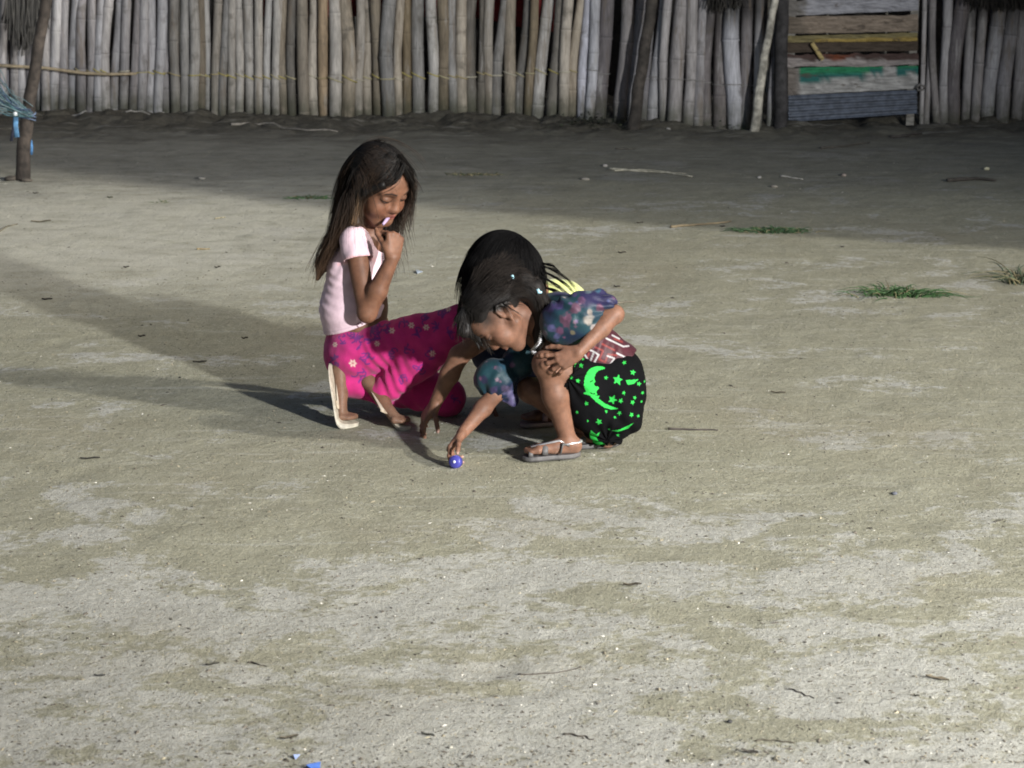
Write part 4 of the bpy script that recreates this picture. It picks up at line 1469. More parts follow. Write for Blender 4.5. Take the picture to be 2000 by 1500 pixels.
sdf_part("trousers", T, COTTON, kroot, base, tr_col, tr_disp)

# ---- sandals
def sandal(root, base, heel, ball, toe, side, dheel, dball, dtoe, foot_r, s, colt, cols, straps, name="sandal", th=.014, lift=0.0):
    tipx = toe + nrm(toe - ball) * .012
    hp = heel - nrm(ball - heel) * .028 * s
    pts = [hp + dheel * foot_r, heel + dheel * foot_r, (heel + ball) / 2 + (dheel + dball) / 2 * foot_r * .95, ball + dball * foot_r * .8, tipx + dtoe * foot_r * .55]
    dn = [dheel, dheel, (dheel + dball) / 2, (dball + dtoe) / 2, dtoe]
    b = sole(pts, side, .036 * s, th, dn, colt, cols)
    sd_ = link(name, b.mesh(name, True, base), RUBBER, root)
    for nm, path, w, cl_, mt in straps:
        q = MB(); q.tube(np.array(path), .0028, 8, cl_, flat=(side if mt is None else mt, w / .0028))
        link("strap", q.mesh("strap", True, base), SHINY if cl_[0] > .55 else RUBBER, sd_)
    return sd_


def strap_over(c, side, n, w, h, k=9):
    """band over the foot at c from one sole edge to the other"""
    t = np.linspace(0, math.pi, k)
    return c + np.cos(t)[:, None] * side * w + (np.sin(t) ** .7)[:, None] * n * h - n * .012


def strap_back(c0, side, n, ank, back, w):
    pts = [c0 + side * w, ank * .5 + c0 * .5 + side * (w * .98) , ank + side * w * .92, ank + side * w * .6 + back * w * .85, ank + back * w * 1.15, ank - side * w * .6 + back * w * .85, ank - side * w * .92, ank * .5 + c0 * .5 - side * (w * .98), c0 - side * w]
    p = np.array(pts); t0 = np.linspace(0, 1, len(p)); t = np.linspace(0, 1, 22)
    p = np.stack([np.interp(t, t0, p[:, k]) for k in range(3)], 1)
    p[1:-1] = .25 * p[:-2] + .5 * p[1:-1] + .25 * p[2:]
    return p


nR = nrm(np.cross(np.cross(bR - hR, sd), bR - hR)); nR = nR if nR[2] > 0 else -nR
nL = nrm(np.cross(np.cross(bL - hL, sd), bL - hL)); nL = nL if nL[0] > 0 else -nL
beige = (.42, .37, .29); tan = (.30, .25, .18)
for hh, bb, tt, nn, aa in ((hR, bR, tR, nR, ankR), (hL, bL, tL, nL, ankL)):
    mid = hh * .30 + bb * .70
    ak = aa * .55 + hh * .45
    st = [("strap", strap_over(mid, sd, nn, .026, .036), .014, (.42, .34, .25), nrm(bb - hh)),
          ("strap", strap_back(mid + nn * .004, sd, nn, ak, -nrm(bb - hh), .0275), .010, (.40, .34, .27), nn)]
    sandal(kroot, base, hh, bb, tt, sd, -nn, nrm(-nn - up_), -up_, .025, .80, beige, (.46, .42, .34), st, th=.019)

# ---- hair
Hm = Field(lo, hi, 0.003)
Lh = kh.L
Hm.ell(Lh(0, -.014, .036), np.array([.0785, .094, .0835]) * kh.k, kh.R, .01)
Hm.ell(Lh(0, .106, -.028), np.array([.060, .066, .088]) * kh.k, kh.R, .008, True)
Hm.cap(Lh(0, .13, .02), Lh(0, .13, -.12), .055, .06, .008, True)
Hm.clip(Lh(0, 0, -.09), .12, Lh(0, 0, -.062), -kh.u * .8 + kh.f * .6)
tail = [Lh(0, -.045, .02), Lh(.005, -.066, -.035), P(686, 430, 6.41), P(656, 476, 6.40), P(631, 515, 6.40), P(620, 545, 6.40)]
Hm.chain(tail, [.066, .046, .040, .032, .020, .006], .02)
Hm.chain([Lh(.066, .0, .02), Lh(.070, -.01, -.06), P(697, 435, 6.32)], [.030, .028, .014], .015)
Hm.chain([Lh(.052, .060, .045), Lh(.072, .026, .0), Lh(.073, .012, -.06), Lh(.072, 0, -.095)], [.014, .012, .012, .006], .012)
Hm.chain([Lh(-.058, .060, .040), Lh(-.074, .055, -.02), Lh(-.072, .06, -.075)], [.018, .014, .005], .012)
K0, K1 = np.array([.0075, .0065, .006]), np.array([.085, .050, .030])


def hair_disp(V): return .0014 * vnoise(V * np.array([160, 160, 14])) * (kh.loc(V)[:, 1] < .05)


Vh, Qh = Hm.surface(1)
Vh = Vh + vert_normals(Vh, Qh) * hair_disp(Vh)[:, None]
f_ = sstep(kh.c[2] - .02, kh.c[2] - .22, Vh[:, 2])[:, None] * (Vh[:, 0] < kh.c[0] - .02)[:, None]
mb = MB(); mb.add(Vh, Qh, None, K0 * (1 - f_) + K1 * .8 * f_)


def scalp_roots(H, field, n, seed, cond=None, start=.16):
    g = np.random.default_rng(seed)
    d = g.normal(size=(n * 6, 3)); d /= np.linalg.norm(d, axis=1)[:, None]
    thr = np.interp(d[:, 1], [-1, -.5, -.15, .10, .30, .55, .75, 1], [-.55, -.45, -.2, .0, .28, .52, .62, .66])
    ok = d[:, 2] > thr
    if cond is not None: ok &= cond(d)
    d = d[ok][:n]
    c = H.L(0, -.012, .02)
    W = d @ H.R
    p = c + W * start * H.k
    for _ in range(30):
        p = p - W * np.maximum(field.val(p) - .001, 0)[:, None] * .9
    return p, d, W


pr, dl, W = scalp_roots(kh, Hm, 3400, 3, start=.19)
near = dl[:, 0] > -.12
comb = np.where(near[:, None], kh.r * .45 - kh.f * .85 - kh.u * .1, -kh.r * .55 + kh.f * .05 - kh.u * .5)
dirs = comb - W * (np.sum(comb * W, 1))[:, None]
ln = np.where(dl[:, 1] < .1, rng.uniform(.20, .36, len(pr)), rng.uniform(.05, .10, len(pr)))
ST = strands([Hm, B], pr, dirs, ln, 20, .13, .0012, .015, .012, 1.0, 3)
strand_mesh(mb, ST, .00085, K0, K1 * .6, 3)


def lock(mb, pts, n, spread, r, c0, c1, seed, tipspread=1.5, wid=None, m=18):
    """a lock of fine hair along the points; wid: (vector, half width) fans the roots out"""
    g = np.random.default_rng(seed)
    pts = np.array(pts); t0 = np.linspace(0, 1, len(pts)); t = np.linspace(0, 1, m)
    c = np.stack([np.interp(t, t0, pts[:, k]) for k in range(3)], 1)
    for _ in range(3): c[1:-1] = .25 * c[:-2] + .5 * c[1:-1] + .25 * c[2:]
    o = g.normal(size=(n, 1, 3)) * spread
    o2 = o * .6 + g.normal(size=(n, 1, 3)) * spread * tipspread
    ln = g.uniform(.7, 1.0, (n, 1, 1))
    tt = t[None, :, None] * ln
    S_ = np.stack([np.stack([np.interp(tt[i, :, 0], t, c[:, k]) for k in range(3)], 1) for i in range(n)])
    S_ = S_ + o * (1 - tt) * (.35 + 2.0 * np.minimum(tt, .3)) + o2 * tt + .0015 * np.sin(tt * 7 + g.uniform(0, 6, (n, 1, 3)))
    if wid is not None: S_ = S_ + np.asarray(wid) * g.uniform(-1, 1, (n, 1, 1)) * (1 - .6 * tt)
    strand_mesh(mb, S_, r, c0, c1, seed)


# hair over the far temple and the wisps beyond the far cheek
far1 = [Lh(.0, .055, .112), Lh(-.040, .072, .078), Lh(-.070, .070, .01), P(799, 405, 6.40), P(792, 446, 6.39)]
far2 = [Lh(-.01, .03, .118), Lh(-.062, .050, .06), P(805, 368, 6.42), P(798, 428, 6.40), P(793, 460, 6.38)]
lock(mb, far1, 90, .006, .0008, K0, K1 * .5, 21, 1.3); lock(mb, far2, 90, .008, .0008, K0, K1 * .5, 22, 1.2)
lock(mb, [Lh(.0, .06, .110), Lh(-.040, .083, .062), Lh(-.062, .078, -.01), P(792, 415, 6.37), P(784, 446, 6.35)], 45, .0035, .0008, K0, K1 * .5, 23)
lock(mb, [Lh(.0, .068, .106), Lh(-.022, .090, .070), Lh(-.052, .084, .03), Lh(-.066, .068, -.03), P(799, 425, 6.39)], 70, .005, .0008, K0, K1 * .4, 29, .8)
# hair swept from the parting over the near temple and behind the shoulder
for k, (x1, y1, z1) in enumerate(((.022, .086, .075), (.036, .077, .070), (.048, .062, .075))):
    lock(mb, [Lh(.0, .066 - .02 * k, .110), Lh(x1, y1, z1), Lh(.058 + .005 * k, .062 - .012 * k, .040), Lh(.0745, .036 - .014 * k, -.002), Lh(.076, .022 - .016 * k, -.05), P(711 - 7 * k, 446, 6.31 + .01 * k)],
         140, .0045, .0008, K0, K1 * .9, 30 + k, .7)
lock(mb, [Lh(.02, .02, .122), Lh(.078, .005, .05), P(702, 385, 6.31), P(694, 420, 6.30), P(686, 446, 6.295)], 60, .006, .0008, K0, np.array([.22, .135, .075]), 25, 1.0)
lock(mb, [Lh(.01, -.02, .122), Lh(.078, -.03, .04), P(688, 390, 6.32), P(664, 450, 6.33), P(634, 505, 6.34), P(622, 548, 6.35)], 170, .009, .0008, K0, K1, 26, 1.0)
lock(mb, [Lh(.0, -.05, .115), Lh(.045, -.09, .03), P(676, 400, 6.38), P(650, 455, 6.38), P(624, 505, 6.38), P(613, 535, 6.38)], 170, .009, .0008, K0, K1, 27, .9)
lock(mb, [Lh(.0, -.03, .120), Lh(.072, -.05, .04), P(684, 395, 6.33), P(658, 452, 6.34), P(630, 500, 6.35), P(616, 552, 6.36)], 120, .010, .0008, K0, K1 * 1.3, 28, 1.0)
hair = link("hair", mb.mesh("hair", True, base), HAIR, kroot)

# ---- what she holds at her lips
b = MB()
pa, pb = mouth - kh.f * .010, mouth * .45 + ktips[4][0] * .55
b.tube([pa, pa * .5 + pb * .5, pb], [.0052, .0055, .004], 8, (.36, .27, .42))
o = link("candy", b.mesh("candy"), PLAIN); tag(o, "small pale violet candy stick held to the kneeling girl's lips", "candy")
# ================================================================== person: girl in front, blue blouse and black trousers, reaching down
base = np.array([0.22, 5.95, 0.0])
froot = person("girl in a blue flowered blouse and black trousers with green moons squatting in front", base)
SKIN_F = np.array([0.168, 0.084, 0.054])
pelv = P(1192, 765, 6.02); belly = P(1158, 690, 6.00); chest = P(1102, 632, 5.985); neckb = P(1062, 634, 5.965)
shL = P(1092, 630, 5.885); elL = P(1200, 614, 5.87); wrL = P(1130, 688, 5.795)
shR = P(1040, 672, 6.05); elR = P(968, 768, 5.975); wrR = P(903, 846, 5.858)
hipL = P(1180, 768, 5.96); kneeL = P(1068, 712, 5.862); ankL = P(1110, 862, 5.885)
hipR = P(1190, 775, 6.08); kneeR = P(1036, 762, 6.02); ankR = P(1185, 858, 5.985)
sp_ax = nrm(chest - belly)
FR = np.stack([nrm(np.cross(sp_ax, [0, 1, 0])), [0, 1, 0], sp_ax])
fh = Head(P(976, 613, 5.93), np.array([-.42, -.16, -.90]), np.array([-.90, .08, .43]), .96)
lo = np.array([P(862, 500, 5.8)[0] - .03, 5.66, -0.012]); hi = np.array([P(1275, 500, 6.1)[0], 6.20, 0.62])
B = Field(lo, hi, 0.0024)
fh.sculpt(B)
B.cap(fh.L(0, -.025, -.055), neckb, .034, .036, .02)
B.ell(chest, (.062, .095, .085), FR, .03)
B.cap(neckb, chest, .04, .06, .03)
B.cap(belly, chest, .066, .066, .03); B.cap(belly, pelv, .068, .08, .03)
B.cap(shL, shR, .034, None, .03)
for sh, el, wr in ((shL, elL, wrL), (shR, elR, wrR)):
    B.cap(sh, el, .030, .0245, .02); B.cap(el, el * .62 + wr * .38, .0245, .0245, .010); B.cap(el * .62 + wr * .38, wr, .0245, .0165, .012)
B.ell(elL, (.0255, .024, .024), None, .01)
ftips = []
kc = P(1071, 714, 5.835)
hand(B, wrL, np.array([-.88, -.02, -.40]), np.array([-.10, .92, -.30]), np.array([-.2, -.2, 1]), .67,
     [(.12, .30, .2), (.30, .40, .3), (.42, .48, .35), (.50, .5, .4)], .30, (.60, .80, .25), ftips, (.15, .2))
capc = G(890, 902, .019)
htips = []
hand(B, wrR, P(866, 893, 5.815) - wrR, np.array([.75, -.3, -.55]), np.array([.5, -.6, .3]), .68,
     [(.55, .55, .3), (.75, .7, .4), (.9, .8, .5), (1.0, .9, .6)], .05, (.65, .75, .45), htips, (.1, .15))
for hp, kn, an in ((hipL, kneeL, ankL), (hipR, kneeR, ankR)):
    B.cap(hp, kn, .060, .036, .03); B.cap(kn, kn * .6 + an * .4, .0335, .0355, .015); B.cap(kn * .6 + an * .4, an, .0355, .0225, .02)
B.ell(kneeL + np.array([-.004, -.002, .003]), (.0355, .036, .038), None, .015)
gL = G(1078, 897)
hL = np.array([P(1121, 888, 5.86)[0], 5.885, .038]); bL = np.array([P(1052, 897, 5.86)[0], 5.862, .034]); tL = bL + np.array([-.034, -.004, -.006])
hR = np.array([P(1198, 875, 5.98)[0], 6.00, .040]); bR = np.array([P(1125, 885, 5.98)[0], 5.985, .034]); tR = bR + np.array([-.034, .0, -.006])
sdL = np.array([0, -1.0, 0]); sdR = np.array([0, 1.0, 0])
foot(B, ankL, hL, bL, tL, sdL, .70); foot(B, ankR, hR, bR, tR, sdR, .70)


def fcol(V, N):
    c = np.tile(SKIN_F, (len(V), 1)) * (1 + 0.09 * fbm(V * 14, 3))[:, None]
    fh.paint(V, c, SKIN_F, (.25, .09, .075), (.012, .010, .009))
    hl = fh.hairline(V, .16)[:, None]
    c = c * (1 - hl) + np.array([.014, .012, .011]) * hl
    ql = fh.loc(V); tm = (np.exp(-(((ql[:, 1] - .030) / .034) ** 2 + ((ql[:, 2] - .026) / .024) ** 2)) * (abs(ql[:, 0]) > .040) * (np.linalg.norm(ql, axis=1) < .12))[:, None] * .9
    c = c * (1 - tm) + np.array([.018, .015, .013]) * tm
    for q, d_, n_ in ftips + htips:
        m = np.exp(-(np.linalg.norm(V - q - .002 * d_, axis=1) / .0052) ** 2)[:, None] * .75
        c = c * (1 - m) + np.array([.52, .36, .31]) * m
    for q in (kneeL, kneeR, elL):
        m = np.exp(-(np.linalg.norm(V - q, axis=1) / .035) ** 2)[:, None] * .35
        c = c * (1 - m) + SKIN_F * .62 * m
    for q in (hL, bL, hR, bR):
        m = np.exp(-((V[:, 2] - .02) / .012) ** 2)[:, None] * (np.linalg.norm(V - q, axis=1) < .06)[:, None] * .4
        c = c * (1 - m) + np.array([.36, .22, .16]) * m
    return c


sdf_part("body", B, SKIN, froot, base, fcol)

# ---- blouse with puffed sleeves and a stitched panel at the waist
S = Field(lo, hi, 0.0026)
S.ell(chest, (.074, .106, .095), FR, .03)
S.cap(belly, chest, .080, .074, .03); S.cap(belly, P(1196, 718, 6.02), .082, .086, .03)
S.clip(P(1196, 730, 6.0), .16, P(1203, 713, 6.0), np.array([.55, 0, -.84]))
S.cap(neckb - (chest - neckb) * .6, neckb * .6 + chest * .4, .046, .044, .006, True)
S.cap(shR, shR * .6 + elR * .4, .046, .05, .02)
S.ell(P(967, 738, 5.985), (.063, .055, .056), None, .016)
S.cap(P(985, 766, 5.98), P(1003, 782, 5.975), .026, .015, .014)
S.cap(shL + [0, -.004, 0], P(1130, 622, 5.868), .058, .062, .02)
S.ell(P(1122, 624, 5.868), (.088, .052, .070), np.array([[.93, 0, .37], [0, 1, 0], [-.37, 0, .93]]), .02)
S.cap(P(1150, 590, 5.875), P(1170, 574, 5.885), .034, .016, .02)
S.cap(P(1165, 600, 5.872), P(1186, 596, 5.872), .034, .030, .014)
e_ = nrm(elL - shL)
S.cap(P(1178, 617, 5.868), P(1212, 612, 5.865), .0285, .029, .004, True)
S.cap(P(962, 775, 5.972), P(940, 808, 5.95), .027, .026, .004, True)


def bl_disp(V):
    w = .0022 * fbm(V * 16, 3)
    pL = P(1186, 612, 5.868); pR = P(962, 775, 5.972)
    for p, c in ((pL, e_), (pR, nrm(elR - shR))):
        q = V - p; d = np.linalg.norm(q, axis=1)
        ax = np.cross(c, [0, 1, 0]); th = np.arctan2(q @ np.cross(c, nrm(ax)), q @ nrm(ax))
        w += .0042 * np.exp(-(d / .07) ** 2) * np.sin(th * 10 + 3.5 * fbm(V * 9, 2))
    r = np.exp(-(np.linalg.norm((V - P(1110, 590, 5.86)) * [1, .6, 1.3], axis=1) / .06) ** 2)
    w += r * .0045 * np.sin(V @ nrm(np.array([.55, 0, 1])) * 175 + 2.5 * fbm(V * 9, 2))
    w += .0022 * np.sin(V @ nrm(np.array([1, 0, -.5])) * 130 + 5 * fbm(V * 9 + 3, 2)) * sstep(-.2, .4, fbm(V * 8 + 40, 2))
    return w


flow = np.random.default_rng(31)
Vb, Qb = S.surface(1)
fc0 = Vb[flow.choice(len(Vb), 60)]
fc = np.concatenate([fc0, np.repeat(fc0, 5, axis=0) + flow.normal(size=(300, 3)) * .012])
fcol_ = [(.30, .10, .20), (.22, .07, .16), (.48, .40, .34), (.15, .09, .26), (.34, .18, .26), (.08, .10, .30)]
mola0, mola1 = P(1142, 718, 5.93), P(1228, 678, 5.93)


def bl_col(V, N):
    c = np.tile(np.array([.008, .028, .075]), (len(V), 1))
    a = sstep(-.25, .45, fbm(V * 11 + 2, 2))[:, None]
    c = c * (1 - a) + np.array([.008, .060, .080]) * a
    a = sstep(.05, .5, fbm(V * 14 + 21, 2))[:, None]
    c = c * (1 - a) + np.array([.022, .018, .085]) * a
    for i, p in enumerate(fc):
        d = V - p; r = np.linalg.norm(d, axis=1)
        nearm = r < .03
        if not nearm.any(): continue
        th = np.arctan2(d[nearm, 2], d[nearm, 0]) + i
        s = .0045 + .005 * ((i * 37) % 10) / 10
        m = (sstep(1.05, .65, r[nearm] / (s * (.85 + .15 * np.cos(5 * th)))) * (.45 + .4 * ((i * 13) % 7) / 7))[:, None]
        cc = np.array(fcol_[i % 6]) * (.75 + .5 * sstep(s, 0, r[nearm]))[:, None]
        c[nearm] = c[nearm] * (1 - m) + cc * m
    # larger printed flowers on the sleeves, plus a painted highlight on the right one
    uvs = print_uv(V, 5.83, (1120, 620))
    nz = fbm(V * 75, 2)
    for x_, y_, r_, c_ in ((1106, 625, 13, (.26, .085, .17)), (1124, 601, 12, (.30, .11, .20)), (1094, 646, 10, (.22, .07, .18)), (1136, 586, 9, (.20, .08, .20)), (1149, 626, 12, (.50, .44, .38)), (1160, 640, 10, (.46, .38, .36)),
                           (1151, 610, 7, (.42, .35, .30)), (1076, 641, 11, (.14, .13, .36)), (1087, 657, 9, (.12, .12, .32)), (1072, 600, 14, (.08, .045, .22)), (1092, 596, 12, (.09, .05, .23)), (1172, 600, 9, (.22, .06, .13)),
                           (1180, 625, 8, (.30, .26, .28)), (1118, 650, 4, (.36, .30, .16)), (1150, 566, 9, (.16, .24, .26)), (1168, 566, 8, (.05, .16, .26)), (1122, 575, 7, (.10, .06, .22)), (1064, 650, 6, (.28, .24, .34)),
                           (984, 712, 16, (.02, .10, .17)), (1000, 714, 8, (.26, .12, .28)), (975, 722, 8, (.10, .17, .24)), (945, 745, 8, (.05, .04, .14)), (990, 762, 8, (.16, .11, .24)), (965, 764, 9, (.09, .06, .20))):
        rr_ = np.hypot(uvs[:, 0] - x_, uvs[:, 1] - y_) * (1 + .45 * nz)
        m = (sstep(r_ * 1.05, r_ * .55, rr_) * (N[:, 1] < .3))[:, None] * .85
        c = c * (1 - m) + np.array(c_) * .72 * (.8 + .5 * sstep(-.2, .4, nz))[:, None] * m
    # stitched maroon panel at the waist
    uv = print_uv(V, 5.93, (1185, 690))
    e = nrm(np.array([86.0, -40.0])); n = np.array([-e[1], e[0]])      # n points down in the photo
    s = (uv - [1142, 718]) @ e; t = (uv - [1142, 718]) @ n
    pan = (sstep(-46, -44, t)) * (V[:, 0] > P(1118, 700, 6.0)[0])
    c2 = np.tile(np.array([.085, .010, .022]), (len(V), 1)) * (1 + .2 * fbm(V * 60, 2))[:, None]
    W = [[(1153, 705), (1160, 687), (1151, 683)], [(1160, 687), (1169, 693), (1160, 709), (1188, 717), (1200, 700), (1186, 695)], [(1184, 661), (1218, 677), (1229, 676)], [(1196, 655), (1210, 662)],
         [(1140, 690), (1147, 700), (1141, 716)], [(1205, 690), (1222, 698), (1214, 716)]]
    R_ = [[(1162, 678), (1178, 685), (1170, 702), (1182, 707), (1188, 692), (1204, 694)], [(1200, 662), (1216, 668)], [(1150, 690), (1144, 707)], [(1176, 672), (1200, 684)]]
    kw = np.min([line_dist(uv, l) for l in W], axis=0); kr_ = np.min([line_dist(uv, l) for l in R_], axis=0)
    vis = N[:, 1] < .35
    m = (sstep(2.3, 1.2, kr_) * vis)[:, None]; c2 = c2 * (1 - m) + np.array([.30, .028, .025]) * m
    m = (sstep(2.1, 1.0, kw) * vis)[:, None]; c2 = c2 * (1 - m) + np.array([.55, .53, .54]) * m
    back = (~vis) & (np.sin(V[:, 0] * 260 + V[:, 2] * 90) > .75)
    c2[back] = (.5, .48, .5)
    pan = pan[:, None]
    c = c * (1 - pan) + c2 * pan
    c = (c * .82 + c.mean(1)[:, None] * .18) * .62
    # pale frilled edge of the right sleeve
    q = np.linalg.norm(V - P(990, 776, 5.965), axis=1)
    m = (np.exp(-((q - .02) / .02) ** 2) * sstep(.1, .5, fbm(V * 45, 2)))[:, None] * .7
    return c * (1 - m) + np.array([.12, .10, .20]) * m


sdf_part("blouse", S, SATIN, froot, base, bl_col, bl_disp)

# white lace at the neck edge
b = MB()
pth = [P(1060, 640, 5.89), P(1056, 655, 5.885), P(1053, 667, 5.88), P(1045, 676, 5.885), P(1040, 682, 5.89), P(1044, 688, 5.885), P(1054, 690, 5.88)]
pp = np.array(pth); t0 = np.linspace(0, 1, len(pp)); tt = np.linspace(0, 1, 40)
cc = np.stack([np.interp(tt, t0, pp[:, k]) for k in range(3)], 1)
zz = cc + np.where(np.arange(40) % 2, 1, -1)[:, None] * np.array([.004, 0, .002]) + np.array([0, -.012, 0])
b.tube(zz, .0034, 5, (.68, .67, .68))
link("lace_trim", b.mesh("lace_trim", True, base), COTTON, froot)

# ---- black trousers with green moons and stars, baggy between hip and ground
T = Field(lo, hi, 0.0019)
T.ell(P(1190, 768, 6.01), (.098, .125, .106), None, .03)
T.ell(P(1215, 745, 6.01), (.068, .10, .075), None, .03)
T.ell(P(1200, 722, 6.01), (.078, .10, .07), None, .03)
T.ell(P(1198, 800, 6.0), (.090, .115, .085), None, .03)
T.cap(hipL, hipL * .25 + kneeL * .75, .085, .052, .04)
T.cap(P(1132, 750, 5.90), P(1150, 800, 5.92), .048, .056, .03)
T.cap(P(1150, 800, 5.93), P(1178, 838, 5.955), .060, .040, .03)
T.cap(P(1165, 838, 5.95), P(1192, 848, 5.97), .034, .026, .02)
T.cap(hipR, hipR * .5 + kneeR * .5, .085, .060, .04)
e2 = nrm(kneeL - hipL)
T.clip(hipL * .30 + kneeL * .70, .10, hipL * .26 + kneeL * .74, e2)
T.cap(hipL * .4 + kneeL * .6, kneeL, .0475, .042, .004, True)
T.cap(neckb, belly, .05, .03, .004, True)


def bt_disp(V):
    w = .0045 * fbm(V * 13, 3)
    w += .004 * np.sin((V @ nrm(np.array([.75, .1, .65]))) * 95 + 4 * fbm(V * 7, 2)) * sstep(-.1, .5, fbm(V * 6 + 9, 2))
    d = V - P(1185, 852, 5.96); r = np.linalg.norm(d, axis=1); th = np.arctan2(d[:, 2], d[:, 0])
    w += .0055 * np.exp(-(r / .09) ** 2) * np.sin(th * 11 + 2.5 * fbm(V * 8, 2))
    d = V - P(1110, 735, 5.86); r = np.linalg.norm(d, axis=1); th = np.arctan2(d[:, 2], d[:, 0])
    w += .0035 * np.exp(-(r / .08) ** 2) * np.sin(th * 12 + 2.5 * fbm(V * 8, 2))
    return w


MOON = [(1505, 390), (1470, 380), (1420, 380), (1380, 392), (1350, 410), (1325, 445), (1310, 480), (1302, 520), (1300, 560), (1308, 590), (1320, 620), (1290, 640), (1330, 650), (1360, 660), (1420, 720), (1500, 775), (1570, 795), (1645, 790), (1570, 765), (1500, 735),
        (1455, 695), (1440, 690), (1452, 665), (1425, 640), (1420, 615), (1445, 590), (1440, 575), (1405, 568), (1395, 545), (1410, 525), (1400, 490), (1412, 450), (1440, 420), (1505, 404)]
MOON2 = [(1375, 1000), (1362, 1040), (1368, 1075), (1400, 1130), (1450, 1152), (1520, 1142), (1450, 1110), (1422, 1065), (1440, 1066), (1462, 1020), (1425, 1042)]
MOON3 = [(1580, 1005), (1660, 992), (1790, 930), (1740, 985), (1640, 1015)]
SLIVER = [(1710, 515), (1835, 508), (1790, 548), (1725, 557)]
STARS = ((1195, 360, 32), (1270, 370, 26), (1170, 485, 24), (1240, 515, 24), (1515, 490, 22), (1630, 510, 54), (1780, 440, 30), (1840, 550, 26), (1690, 635, 22), (1800, 685, 22), (1580, 700, 48), (1660, 712, 27), (1780, 730, 27), (1880, 640, 19),
         (1870, 725, 15), (1520, 815, 18), (1650, 830, 25), (1770, 850, 25), (1605, 870, 18), (1450, 915, 36), (1695, 345, 25), (1325, 735, 25), (1235, 820, 18), (1340, 905, 14), (1550, 990, 14), (1840, 865, 18), (1900, 530, 15), (1290, 310, 15), (1640, 1050, 18))
g = np.random.default_rng(77)
Vt, Qt = T.surface(1)
Nt = vert_normals(Vt, Qt)
bi = g.choice(np.where(Nt[:, 1] > -.1)[0], 90)
bstars = [(Vt[i], Nt[i], g.uniform(.004, .009)) for i in bi]


def bt_col(V, N):
    c = np.tile(np.array([.0045, .0045, .0052]), (len(V), 1))
    uv = (print_uv(V, 5.90, (1190, 770)) - [880, 640]) * 5.0
    front = N[:, 1] < .25
    m = np.zeros(len(V), bool)
    for p in (MOON, MOON2, MOON3, SLIVER): m |= in_poly(uv, p)
    for i, (x, y, r) in enumerate(STARS): m |= in_poly(uv, star_poly(x, y, r * .98, i * 1.3, .46))
    m &= front
    # face lines of the moon
    ln = np.minimum(line_dist(uv, [(1385, 515), (1365, 525), (1360, 530)]), line_dist(uv, [(1405, 640), (1380, 642), (1365, 630)]))
    ln = np.minimum(ln, line_dist(uv, [(1440, 655), (1415, 655)]))
    m &= ln > 5
    G_ = np.array([.03, .40, .062])
    c[m] = G_
    for p, n, r in bstars:
        d = V - p
        nr_ = np.linalg.norm(d, axis=1) < r * 1.2
        if not nr_.any(): continue
        t1 = nrm(np.cross(n, [.3, .2, 1])); t2 = np.cross(n, t1)
        q = np.stack([d[nr_] @ t1, d[nr_] @ t2], 1)
        idx = np.where(nr_)[0][in_poly(q, star_poly(0, 0, r, 0, .48))]
        c[idx[N[idx, 1] > -.05]] = G_
    return c


sdf_part("trousers", T, BLACK, froot, base, bt_col, bt_disp)

# ---- sandals
grey = (.075, .07, .072); gside = (.11, .105, .105)
for hh, bb, tt_, s_, aa in ((hL, bL, tL, sdL, ankL), (hR, bR, tR, sdR, ankR)):
    ak = aa * .62 + hh * .38
    mid = hh * .18 + bb * .82
    toe_l = bb * .35 + tt_ * .65
    st = [("strap", strap_over(mid, s_, up_, .026, .024), .009, (.085, .08, .08), nrm(bb - hh)),
          ("strap", strap_over(toe_l, s_, up_, .024, .016), .007, (.085, .08, .08), nrm(bb - hh)),
          ("strap", np.array([toe_l + up_ * .012, mid * .5 + hh * .5 + s_ * .012 + up_ * .022, ak + s_ * .021 + np.array([-.012, 0, .006])]), .0065, (.60, .60, .62), None),
          ("strap", np.array([hh * .62 + bb * .38 + s_ * .026 - up_ * .012, hh * .68 + bb * .32 + s_ * .026 + up_ * .016, ak + s_ * .024 + np.array([-.006, 0, .0])]), .009, (.10, .10, .10), None),
          ("strap", strap_back(ak + np.array([-.020, 0, .002]), s_, up_, ak + np.array([.0, 0, .006]), np.array([1.0, 0, 0]), .0255), .0085, (.62, .62, .64), None)]
    sandal(froot, base, hh, bb, tt_, s_, -up_, -up_, -up_, .0185, .72, grey, gside, st, th=.0135)

# ---- hair tied up at the back of the head
Lh = fh.L
Hm = Field(lo, hi, 0.0028)
Hm.ell(Lh(0, -.016, .036), np.array([.081, .094, .085]) * fh.k, fh.R, .01)
Hm.ell(Lh(0, .090, -.045), np.array([.12, .085, .085]) * fh.k, fh.R, .012, True)
Hm.ell(Lh(.095, .02, -.040), np.array([.06, .085, .075]) * fh.k, fh.R, .02, True)
Hm.ell(Lh(-.095, .02, -.040), np.array([.06, .085, .075]) * fh.k, fh.R, .02, True)
Hm.ell(Lh(.085, -.02, .0), np.array([.03, .035, .035]) * fh.k, fh.R, .01, True)
Hm.clip(Lh(0, -.03, -.09), .085, Lh(0, -.03, -.055), -fh.u)
tie1 = P(1002, 545, 5.92); tie2 = P(1052, 572, 5.91)
Hm.chain([Lh(.02, -.07, .05), P(1012, 556, 5.915), P(1040, 566, 5.915), P(1058, 600, 5.925), P(1056, 650, 5.925), P(1049, 690, 5.925)], [.045, .034, .030, .027, .020, .007], .02)
Hm.chain([Lh(.05, .05, .085), Lh(.04, .088, .075), P(932, 656, 5.90), P(942, 676, 5.89)], [.022, .015, .008, .003], .015)
